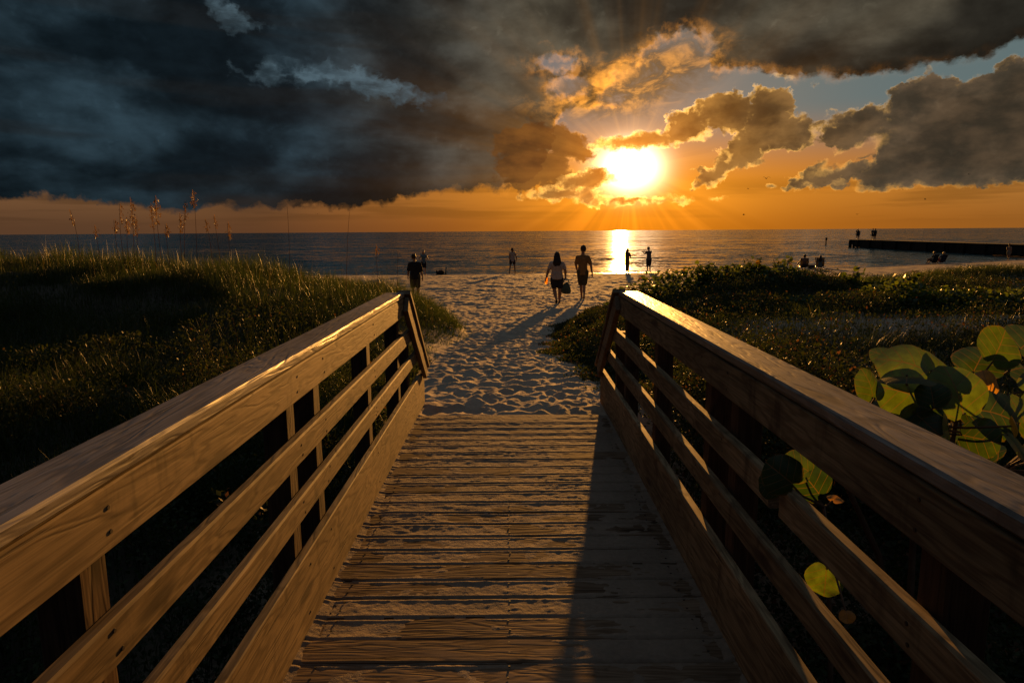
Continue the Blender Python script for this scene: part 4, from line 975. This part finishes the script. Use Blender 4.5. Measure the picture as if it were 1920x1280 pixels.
def put(px, y): q = at_y(px, 520, y); return Vector((q.x, y, Hs(q.x, y)))
def solve_y(px, pyf, y0, y1):                  # distance at which the sand is seen at that picture row
    best = None
    for y in np.linspace(y0, y1, 240):
        q = at_y(px, pyf, y); e = abs(q.z-Hs(q.x, y))
        if y > shore(q.x)-.15: break
        if best is None or e < best[0]: best = (e, y)
    y = best[1]; q = at_y(px, pyf, y); return Vector((q.x, y, Hs(q.x, y))), y
def hgt(y, n): return n*y/FPX
white = cloth('faded_white_cotton', (.42, .34, .28)); black = cloth('black_cotton', (.018, .016, .018)); navy = cloth('dark_shorts_cloth', (.03, .028, .035))
ochre = cloth('ochre_tee_cloth', (.22, .13, .05)); olive = cloth('olive_shorts_cloth', (.07, .06, .035)); teal = cloth('blue_top_cloth', (.10, .17, .20)); rust = cloth('brown_dress_cloth', (.16, .08, .04))
greyc = cloth('grey_shirt_cloth', (.10, .09, .085)); dark_sandal = plain('dark_sandal', (.02, .015, .012)); red = cloth('red_cloth', (.20, .03, .025))

# the couple on the path
p, y = solve_y(1044, 569, 16, 26); print('woman', p, hgt(y, 96))
S_ = hgt(y, 97)
r, P = person(p, -.02, S_, 'woman with long dark hair in a white tee, carrying a drink and a green bag',
    dict(elL=(-.165, -.005, .640), wrL=(-.205, .02, .505), elR=(.160, -.02, .635), wrR=(.168, .05, .520), shL=(-.108, 0, .768), shR=(.108, 0, .768), hpL=(-.056, 0, .47), hpR=(.056, 0, .47),
         knL=(-.048, .02, .265), anL=(-.010, -.06, .075), toeL=(0, .06, -.055), knR=(.060, .02, .26), anR=(.052, .06, .035), hem=.475, neck=(0, 0, .825), head=(0, .0, .925)),
    skin='tan', hair='dark', hairstyle='long', build=1.30, topmat=white, topsleeve=.62, botmat=navy, botlen=.62, shoes=dark_sandal, voxel=.010, group='couple walking to the water', fem=True)
def W(root, v): return root.matrix_basis @ Vector(v)
bpy.context.view_layer.update()
hand = W(r, Vector(P['wrL'])+Vector((-.01, .01, -.075)))
cupr = empty('drink_bottle', hand-Vector((0, 0, .13)), 0); tag(cupr, "glowing amber drink bottle held in the left hand of the woman in white", 'bottle')
bm = bmesh.new(); prof = [(.030, 0), (.034, .012), (.034, .13), (.030, .16), (.016, .19), (.016, .215)]
def lathe(bm, prof, c=(0, 0, 0), n=18):
    rings = [[bm.verts.new((c[0]+r_*math.cos(2*math.pi*k/n), c[1]+r_*math.sin(2*math.pi*k/n), c[2]+z_)) for k in range(n)] for r_, z_ in prof]
    for i in range(len(rings)-1):
        for k in range(n): bm.faces.new((rings[i][k], rings[i][(k+1) % n], rings[i+1][(k+1) % n], rings[i+1][k]))
    bm.faces.new(rings[0][::-1]); bm.faces.new(rings[-1])
lathe(bm, prof)
m, g = newmat('amber_drink'); t1 = g.node('ShaderNodeBsdfTranslucent'); t1.inputs[0].default_value = (.95, .50, .10, 1); t2 = g.node('ShaderNodeBsdfGlass'); t2.inputs[0].default_value = (1, .75, .3, 1); t2.inputs['IOR'].default_value = 1.2; t2.inputs['Roughness'].default_value = .2
mm = g.node('ShaderNodeMixShader'); mm.inputs[0].default_value = .35; g.l.new(t1.outputs[0], mm.inputs[1]); g.l.new(t2.outputs[0], mm.inputs[2]); finish(g, mm.outputs[0]); M['drink'] = m
me = bpy.data.meshes.new('bottle_body'); bmesh.ops.recalc_face_normals(bm, faces=bm.faces); bm.to_mesh(me); bm.free(); o = link('bottle_body', me, M['drink'], None, True); o.parent = cupr
bm = bmesh.new(); lathe(bm, [(.018, .206), (.019, .21), (.019, .235), (.016, .24)]); me = bpy.data.meshes.new('bottle_cap'); bm.to_mesh(me); bm.free(); o = link('bottle_cap', me, red, None, True); o.parent = cupr
cupr.scale = (1.35, 1.35, 1.05); cupr.rotation_euler = (0, R(10), 0)
bagr = empty('beach_bag', W(r, (P['wrR'][0]+.02, .03, P['wrR'][2]-.60)), 0); tag(bagr, 'grey-green beach bag hanging from the right arm of the woman in white', 'bag')
green = cloth('green_bag_cloth', (.075, .10, .07))
b_ = fuse('bag_body', [('h', [((0, 0, .10), (.125, .06, .07)), ((.01, 0, .27), (.060, .035, .04)), ((-.02, 0, .17), (.13, .062, .06))])], .012, green, bagr)
bagr.scale = (1.35, 1.2, 1.35)
bm = bmesh.new()
for dy_ in (-.03, .03): tube(bm, [(-.075, dy_, .29), (-.045, dy_*.6, .37), (0, 0, .41), (.045, dy_*.6, .37), (.075, dy_, .29)], [.009]*5, 6)
me = bpy.data.meshes.new('bag_handle'); bm.to_mesh(me); bm.free(); o = link('bag_handle', me, green, None, True); o.parent = bagr

p, y = solve_y(1092, 561, 16, 30); print('man', p, hgt(y, 100)); S_ = hgt(y, 101)
person(p, -.05, S_, 'tall man in ochre tee and knee-length shorts walking right beside the woman in white',
    dict(elL=(-.125, .03, .635), wrL=(-.095, .085, .52), elR=(.150, -.005, .63), wrR=(.172, -.03, .478), shL=(-.098, 0, .775), shR=(.098, 0, .775), knL=(-.030, .03, .275), anL=(-.010, .075, .04), knR=(.032, -.01, .27), anR=(.024, -.095, .085), toeR=(0, .055, -.06), hem=.455, head=(.008, .012, .925)),
    skin='tan', hair='dark', build=.98, topmat=ochre, topsleeve=.75, botmat=olive, botlen=.88, voxel=.010, group='couple walking to the water')
# man in black, left
y = 24.0; q = at_y(777, 475, y); zg = Hs(q.x, y); S_ = q.z-zg+.0; print('black', q.x, S_)
person(Vector((q.x, y, zg)), .03, S_, 'broad man in black shirt seen from behind above the dune grass',
    dict(shL=(-.108, 0, .772), shR=(.108, 0, .772), elL=(-.140, .02, .64), wrL=(-.158, .05, .505), elR=(.142, -.01, .62), wrR=(.160, .02, .475), hem=.44, head=(-.018, .010, .925)),
    skin='tan', hair='dark', build=1.25, topmat=black, topsleeve=.95, botmat=olive, botlen=.95, voxel=.011, shoes=dark_sandal)
# figures at the waterline
def water_person(px, pyt, pyf, face, label, pose, **k):
    p, y = solve_y(px, pyf, 38, 66); 
    S_ = max(1.45, min(1.95, at_y(px, pyt, y).z-p.z)); print(label[:20], p, S_)
    return person(p, face+rot_out(px, pyf, y), S_, label, pose, voxel=.013, **k)+(y,)
water_person(795, 469, 512, math.pi+.3, 'fair-haired woman in blue top, hands on hips, behind the man in black',
    dict(elL=(-.185, -.02, .66), wrL=(-.095, .03, .575), elR=(.185, -.02, .66), wrR=(.095, .03, .575)), skin='fair', hair='blond', hairstyle='shoulder', topmat=teal, topsleeve=.1, botmat=navy, botlen=.8, fem=True)
water_person(961, 464, 511, .1, 'woman in white top and dark shorts with ponytail standing alone at the waterline',
    dict(elL=(-.115, -.02, .63), wrL=(-.105, .03, .50), elR=(.155, .0, .64), wrR=(.165, .06, .545), hpL=(-.055, 0, .50), knL=(-.090, .01, .27), anL=(-.115, -.02, .04), knR=(.085, .01, .27), anR=(.100, -.01, .04), head=(-.005, .012, .92)),
    skin='tan', hair='brown', hairstyle='tail', topmat=white, topsleeve=.0, botmat=navy, botlen=.42, fem=True)
water_person(1176, 465, 506, -.5, 'woman in long loose dress standing against the glittering sun path',
    dict(elL=(-.10, .05, .64), wrL=(-.05, .12, .60), elR=(.115, .05, .64), wrR=(.08, .12, .60), skirt=.07, skirtw=.090, sway=-.010), skin='tan', hair='brown', hairstyle='long', topmat=rust, topsleeve=.9, botmat=rust, bottom='dress', fem=True, build=.95)
r, P, yy_ = water_person(1216, 462, 507, 0, 'man right of the sun path, arms raised to the left taking a picture',
    dict(shL=(-.085, 0, .80), elL=(-.150, .04, .700), wrL=(-.225, .06, .775), shR=(.085, 0, .80), elR=(-.03, .12, .77), wrR=(-.155, .13, .795), knL=(-.045, .02, .27), anL=(-.050, 0, .04), knR=(.045, -.01, .27), anR=(.062, -.03, .04), head=(-.018, .012, .925)),
    skin='deep', hair='dark', topmat=greyc, topsleeve=.5, botmat=navy, botlen=.95)
bpy.context.view_layer.update()
o = fuse('camera_body', [('h', [((-.05, 0, 0), .022), ((.05, 0, 0), .022), ((0, 0, .02), .02)]), cap((0, 0, 0), .03, (-.02, .06, 0), .028)], .010, plain('black_plastic', (.02, .02, .02), .4, .4), None)
o.location = W(r, (P['wrL'][0]-.055, P['wrL'][1]+.03, P['wrL'][2]+.045)); o.name = 'photo_camera'; tag(o, 'small dark camera held up by the man right of the sun path', 'camera')
p, y = solve_y(1890, 488, 50, 66); S_ = min(1.8, at_y(1890, 458, y).z-p.z); print('far right', p, S_)
person(p, -.9, max(1.5, S_), 'bare-backed person in pale shorts walking along the water, far right before the groyne',
    dict(elL=(-.145, .05, .65), wrL=(-.13, .13, .60), elR=(.13, -.04, .63), wrR=(.14, -.03, .48), knL=(-.05, .05, .28), anL=(-.05, .08, .045), knR=(.05, -.01, .27), anR=(.05, -.08, .06)), skin='tan', hair='brown', botmat=cloth('pale_shorts_cloth', (.22, .20, .16)), botlen=.6, voxel=.013)

# sitting figures in low beach chairs ---------------------------------------
metal = plain('dull_tube_metal', (.25, .24, .22), .35, .5); 
def chair(loc, face, cl, label, rec=.35):
    root = empty('beach_chair', loc, face); tag(root, label, 'chair', 'low beach chairs')
    s1, s2 = .27, .20; bk = Vector((0, -.20-math.sin(rec)*.62, .22+math.cos(rec)*.62))
    bm = bmesh.new()
    for sx in (-s1, s1):
        tube(bm, [(sx, .30, .20), (sx, -.20, .16), (sx, bk.y, bk.z)], [.011]*3, 7)
        tube(bm, [(sx, .34, .0), (sx, .26, .22), (sx, .24, .36)], [.011]*3, 7); tube(bm, [(sx, -.36, .0), (sx, -.18, .18), (sx, .02, .26)], [.011]*3, 7)
    tube(bm, [(-s1, bk.y, bk.z), (s1, bk.y, bk.z)], [.011]*2, 7); tube(bm, [(-s1, -.36, .0), (s1, -.36, .0)], [.011]*2, 7); tube(bm, [(-s1, .34, .0), (s1, .34, .0)], [.011]*2, 7)
    me = bpy.data.meshes.new('frame'); bm.to_mesh(me); bm.free(); o = link('frame', me, metal, None, True); o.parent = root
    for sx in (-s1-.01, s1+.01):
        bm = bmesh.new(); lay = bm.verts.layers.float.new('board'); board(bm, (sx, .27, .375), (sx, -.26, .385), .05, .022, lay, .3, up=Vector((1, 0, 0)), segs=4); me = bpy.data.meshes.new('armrest'); bm.to_mesh(me); bm.free(); o = link('armrest', me, M['rail_y'], None); o.parent = root
    def sheet(name, a, b_, sag):
        bm = bmesh.new(); rows = []
        for i in range(9):
            t_ = i/8; c = Vector(a).lerp(Vector(b_), t_)
            dn = (Vector(b_)-Vector(a)).cross(Vector((1, 0, 0))).normalized()
            rows.append([bm.verts.new(c+Vector((x_, 0, 0))+dn*(sag*(1-(x_/s1)**2)*math.sin(math.pi*t_))) for x_ in np.linspace(-s1, s1, 7)])
        for i in range(8):
            for k in range(6): bm.faces.new((rows[i][k], rows[i][k+1], rows[i+1][k+1], rows[i+1][k]))
        bmesh.ops.solidify(bm, geom=bm.faces[:], thickness=.008)
        me = bpy.data.meshes.new(name); bm.to_mesh(me); bm.free(); o = link(name, me, cl, None, True); o.parent = root
    sheet('seat', (0, .30, .20), (0, -.19, .165), .02); sheet('backrest', (0, -.20, .17), tuple(bk), .02)
    return root
SIT = dict(pelvis=(0, -.10, .115), waist=(0, -.135, .21), chest=(0, -.17, .325), neck=(0, -.185, .425), head=(0, -.165, .52), shL=(-.105, -.175, .395), shR=(.105, -.175, .395),
           elL=(-.165, -.07, .27), elR=(.165, -.07, .27), wrL=(-.165, .09, .235), wrR=(.165, .09, .235), hpL=(-.05, -.08, .12), hpR=(.05, -.08, .12), knL=(-.06, .15, .235), knR=(.06, .15, .235), anL=(-.06, .24, .03), anR=(.06, .24, .03), hem=.11)
def seated(px, pyf, face, lchair, lperson, cl, y0=38, y1=66, pose={}, grp='people sitting in beach chairs', rec=.3, **k):
    p, y = solve_y(px, pyf, y0, y1); f_ = face+rot_out(px, pyf, y); chair(p, f_, cl, lchair, rec); po = dict(SIT); po.update(pose)
    print('seat', p); return person(p, f_, k.pop('S', 1.72), lperson, po, voxel=.013, group=grp, **k), p
creamc = cloth('cream_canvas', (.16, .14, .09)); bluec = cloth('dark_blue_canvas', (.02, .03, .07))
(_r1, _), pc = seated(1507, 501, .1, 'low cream canvas beach chair of the left sitter, nearer the waterline', 'bare-shouldered short-haired man sitting in the left cream chair, seen from behind', creamc, skin='deep', hair='dark', botmat=navy, botlen=.8,
    pose=dict(elL=(-.20, -.10, .26), wrL=(-.235, .02, .19)), S=1.85)
(_r2, P2), pd = seated(1537, 501, .05, 'low cream canvas beach chair of the right sitter, beside the cooler', 'long-haired woman sitting in the right cream chair holding a bottle up', creamc, skin='tan', hair='dark', hairstyle='long', topmat=teal, topsleeve=.0, botmat=navy, botlen=.5, fem=True,
    pose=dict(elL=(-.17, -.03, .29), wrL=(-.185, .05, .37)), S=1.66)
bpy.context.view_layer.update()
bt = empty('drink_bottle', W(_r2, (P2['wrL'][0]-.01, P2['wrL'][1]+.02, P2['wrL'][2]+.02))); tag(bt, 'dark bottle raised by the long-haired woman in the cream chair', 'bottle')
bm = bmesh.new(); lathe(bm, [(.028, 0), (.032, .01), (.032, .14), (.014, .19), (.013, .25)]); me = bpy.data.meshes.new('bottle_body'); bm.to_mesh(me); bm.free(); link('bottle_body', me, plain('brown_glass', (.03, .015, .008), .15, .6), None, True).parent = bt
# cooler between them
q = (pc+pd)/2; co_ = empty('cooler', (q.x, q.y+.1, Hs(q.x, q.y+.1)), .1); tag(co_, 'small dark cooler standing in the sand between the two cream beach chairs', 'cooler')
def box(name, c, d, mat, parent, bev=.012):
    bm = bmesh.new(); bmesh.ops.create_cube(bm, size=1, matrix=Matrix.Translation(c) @ Matrix.Diagonal((*d, 1))); bmesh.ops.bevel(bm, geom=bm.edges[:], offset=bev, segments=2, affect='EDGES')
    me = bpy.data.meshes.new(name); bm.to_mesh(me); bm.free(); o = link(name, me, mat, None); o.parent = parent; return o
dk = plain('dark_blue_plastic', (.02, .03, .05), .45, .4)
box('cooler_box', (0, 0, .13), (.40, .26, .26), dk, co_); box('lid', (0, 0, .285), (.42, .28, .045), plain('pale_plastic', (.2, .2, .19), .5), co_)
bm = bmesh.new(); tube(bm, [(-.215, 0, .22), (-.215, 0, .35), (.215, 0, .35), (.215, 0, .22)], [.011]*4, 6); me = bpy.data.meshes.new('handle'); bm.to_mesh(me); bm.free(); link('handle', me, dk, None).parent = co_
# the pair farther right, turned to the left
seated(1748, 493, .85, 'dark beach chair at the water edge, left one of the pair before the groyne', 'person leaning forward in the left dark chair before the groyne', bluec, 45, 66, skin='tan', hair='brown', topmat=black, botmat=navy, botlen=.8,
    pose=dict(chest=(0, -.13, .33), neck=(0, -.11, .43), head=(0, -.07, .52), shL=(-.105, -.12, .40), shR=(.105, -.12, .40)), S=1.78)
seated(1763, 491, .75, 'dark blue beach chair at the water edge, right one of the pair before the groyne', 'person in pale cap and red shorts reclining in the right dark blue chair', bluec, 45, 66, skin='tan', hair='blond', topmat=bluec, botmat=red, botlen=.9, S=1.7, rec=.45)
# dark bag and rolled mat left of the lone woman
p, y = solve_y(826, 511, 38, 60); br = empty('beach_bag', p, .2); tag(br, 'slumped dark beach bag lying on the sand at the waterline', 'bag')
fuse('bag_body', [('h', [((-.12, 0, .12), (.16, .16, .12)), ((.12, 0, .14), (.15, .15, .14)), ((0, 0, .24), (.12, .12, .08))]), ('e', (-.26, 0, .17), (.05, .07, .17))], .02, black, br)
bm = bmesh.new(); tube(bm, [(-.1, 0, .27), (-.05, 0, .38), (.06, 0, .38), (.12, 0, .27)], [.012]*4, 6); me = bpy.data.meshes.new('bag_handle'); bm.to_mesh(me); bm.free(); link('bag_handle', me, black, None).parent = br
mr = bmesh.new(); tube(mr, [(0, 0, 0), (.02, 0, .2), (.05, .02, .52)], [.055, .06, .055], 12); me = bpy.data.meshes.new('rolled_mat'); mr.to_mesh(me); mr.free(); o = link('rolled_mat', me, cloth('pale_mat_cloth', (.3, .26, .18)), None, True); o.location = p+Vector((.34, .02, -.02)); tag(o, 'pale rolled mat standing upright against the dark beach bag', 'mat')

# ------------------------------------------------------------------ groyne with people on it
ZT = -.15; A = at_z(1607, 448.5, ZT).xy; B = at_z(1924, 457.5, ZT).xy; print('groyne', A, B)
gr = empty('groyne', (B.x, B.y, -1.4)); tag(gr, 'long dark timber and concrete groyne reaching into the sea at the right', 'groyne')
dirv = (A-B).normalized(); per = Vector((dirv.y, -dirv.x)); L_g = (A-B).length
conc = plain('wet_dark_concrete', (.040, .032, .026), .7, .3, .5, 1.2); timber = plain('tarred_timber', (.022, .016, .012), .7, .25, .5, 2.0)
def gbox(name, s0, s1, w0, w1, z0, z1, mat):
    bm = bmesh.new(); vs = []
    for z_ in (z0, z1):
        for s_, w_ in ((s0, w0), (s1, w0), (s1, w1), (s0, w1)):
            q = B+dirv*s_+per*w_; vs.append(bm.verts.new((q.x, q.y, z_)))
    for f in ((0, 1, 2, 3), (4, 5, 6, 7), (0, 1, 5, 4), (1, 2, 6, 5), (2, 3, 7, 6), (3, 0, 4, 7)): bm.faces.new([vs[i] for i in f])
    bmesh.ops.recalc_face_normals(bm, faces=bm.faces); bmesh.ops.bevel(bm, geom=bm.edges[:], offset=.02, segments=1, affect='EDGES')
    me = bpy.data.meshes.new(name); bm.to_mesh(me); bm.free(); o = link(name, me, mat, gr); return o
rs = random.Random(3); s1_ = -22
while s1_ < L_g-.1:
    e1 = min(L_g, s1_+rs.uniform(4.5, 7)); e1 = L_g if L_g-e1 < 2 else e1
    gbox('deck_slab', s1_, e1-.02, -1.2+rs.uniform(-.07, .05), 1.4, ZT-.16, ZT-rs.uniform(0, .045), conc); s1_ = e1
s0 = -22
while s0 < L_g-2.2:
    d_ = rs.uniform(3.6, 4.6); 
    gbox('side_panel', s0+.02, min(s0+d_-.05, L_g-1.9), -1.16+rs.uniform(-.03, .03), 1.3, -1.55 if rs.random() < .62 else -1.34, ZT-.163, timber); s0 += d_
for s_ in np.arange(-16, L_g-.5, 4.1): gbox('pile', s_, s_+.32, -1.36, -1.19, -2.2, ZT-.05, timber)
gbox('pile', L_g-.4, L_g-.05, -1.3, -.9, -2.4, ZT-.165, timber); gbox('pile', L_g-.4, L_g-.05, .9, 1.3, -2.4, ZT-.165, timber)
gbox('end_beam', L_g-1.7, L_g-.45, -1.0, 1.2, -.95, ZT-.165, timber)
gbox('pile', L_g-1.65, L_g-1.3, -1.2, -.95, -2.4, ZT-.3, timber)
def onpier(px, t, face, S_, label, pose, **k):
    # point of the groyne crossed by that sight line
    d = ray(px, 447); u_ = Vector((d.x, d.y)); best = min(np.linspace(0, L_g, 900), key=lambda s_: abs((B+dirv*s_).x/(B+dirv*s_).y-u_.x/u_.y)); best = max(.5, min(L_g-.6, best+t)); q = B+dirv*best+per*k.pop('off', 0)
    person(Vector((q.x, q.y, ZT)), face, S_, label, pose, voxel=.018, group='people standing on the groyne', **k)
PY = lambda px: None
def pierp(px, y, face, S_, label, pose, **k):
    d = ray(px, 447); s_ = min(np.linspace(0, L_g, 900), key=lambda s: abs((B+dirv*s).x/(B+dirv*s).y-d.x/d.y)); c = B+dirv*float(s_)
    person(Vector((c.x, c.y, ZT)), face, S_, label, pose, voxel=.018, group='people standing on the groyne', **k)
pierp(1601, 129.3, -.3, 1.72, 'person in grey standing upright at the very tip of the groyne', {}, skin='tan', hair='dark', topmat=greyc, botmat=navy, botlen=.8)
pierp(1610, 127.5, .4, 1.60, 'person bending forward with a raised arm near the tip of the groyne', dict(chest=(-.03, .03, .70), neck=(-.06, .05, .79), head=(-.085, .06, .87), elL=(-.16, .05, .74), wrL=(-.21, .06, .82)), skin='tan', hair='dark', topmat=black, botmat=navy, botlen=.6)
pierp(1636, 121.8, -.1, 1.72, 'left one of the two people standing close together on the groyne', dict(wrL=(-.17, .03, .47)), skin='tan', hair='dark', topmat=greyc, botmat=olive, botlen=.8)
pierp(1640.5, 120.9, .2, 1.70, 'darkly dressed right one of two people standing close together on the groyne', {}, skin='deep', hair='dark', topmat=black, botmat=navy, botlen=.8, build=1.15)

# channel marker out at sea
q = at_z(1548.5, 459, -1.4); mk = empty('channel_marker', q); tag(mk, 'lone dark channel marker post standing in the sea left of the groyne', 'marker')
hh = at_y(1548.5, 445, q.y).z+1.4
bm = bmesh.new(); tube(bm, [(0, 0, -1), (0, 0, hh*.75)], [.11, .09], 10); me = bpy.data.meshes.new('post'); bm.to_mesh(me); bm.free(); link('post', me, timber, None).parent = mk
box('sign_board', (0, -.05, hh*.8), (.34, .10, hh*.35), timber, mk)

# gulls -------------------------------------------------------------------
birdm = plain('dark_plumage', (.06, .05, .045))
def gull(px, py, y, span, yaw, flap, label, k):
    o = empty('gull', at_y(px, py, y), yaw); tag(o, label, 'gull', 'gulls flying above the sea')
    s = span/2
    fuse('body', [('h', [((0, -.20*s, 0), .05*s), ((0, .1*s, .01*s), .105*s), ((0, .30*s, .02*s), .06*s)]), ('e', (0, .38*s, .05*s), (.062*s, .075*s, .062*s)), cap((0, .42*s, .05*s), .03*s, (0, .52*s, .035*s), .012*s), ('h', [((0, -.2*s, 0), .04*s), ((-.07*s, -.42*s, 0), .012*s), ((.07*s, -.42*s, 0), .012*s)])], .03*s, birdm, o, 2)
    for q in (-1, 1):
        bm = bmesh.new(); rows = []
        for t_, ch, z_, yy in ((0.05, .26, .02, .08), (.35, .27, flap*.32, .14), (.6, .22, flap*.42, .12), (.85, .13, flap*.36, .0), (1.02, .03, flap*.25, -.12)):
            rows.append([bm.verts.new((q*t_*s, (yy+ch/2)*s, z_*s)), bm.verts.new((q*t_*s, (yy)*s, (z_+.03)*s)), bm.verts.new((q*t_*s, (yy-ch/2)*s, z_*s))])
        for i in range(4):
            for kk in range(2): bm.faces.new((rows[i][kk], rows[i][kk+1], rows[i+1][kk+1], rows[i+1][kk]))
        bmesh.ops.solidify(bm, geom=bm.faces[:], thickness=.012*s); me = bpy.data.meshes.new('wing'); bm.to_mesh(me); bm.free(); link('wing', me, birdm, None, True).parent = o
for k, a in enumerate([(1395, 403, 150, 1.3, 1.3, .8, 'gull low over the horizon, right of the sun path'), (1607, 402, 190, 1.2, .3, .5, 'tiny gull in the orange sky above the tip of the groyne'), (1735, 374, 190, 1.5, 1.0, .9, 'gull with raised wings below the big right cloud'),
                       (1693, 355, 210, 1.3, .2, .4, 'small gull at the flat base of the right cloud'), (1403, 354, 200, 1.2, .9, .6, 'tiny gull below the arched cloud, right of the sun'), (1437, 335, 120, 1.35, .1, 1.0, 'largest gull, wings up, in the bright gap between the two right clouds'),
                       (1817, 327, 220, 1.5, .5, .5, 'gull in front of the dark right cloud, far right'), (595, 401, 170, 1.2, .4, .5, 'lone gull under the storm cloud at the left')]): gull(*a, k)
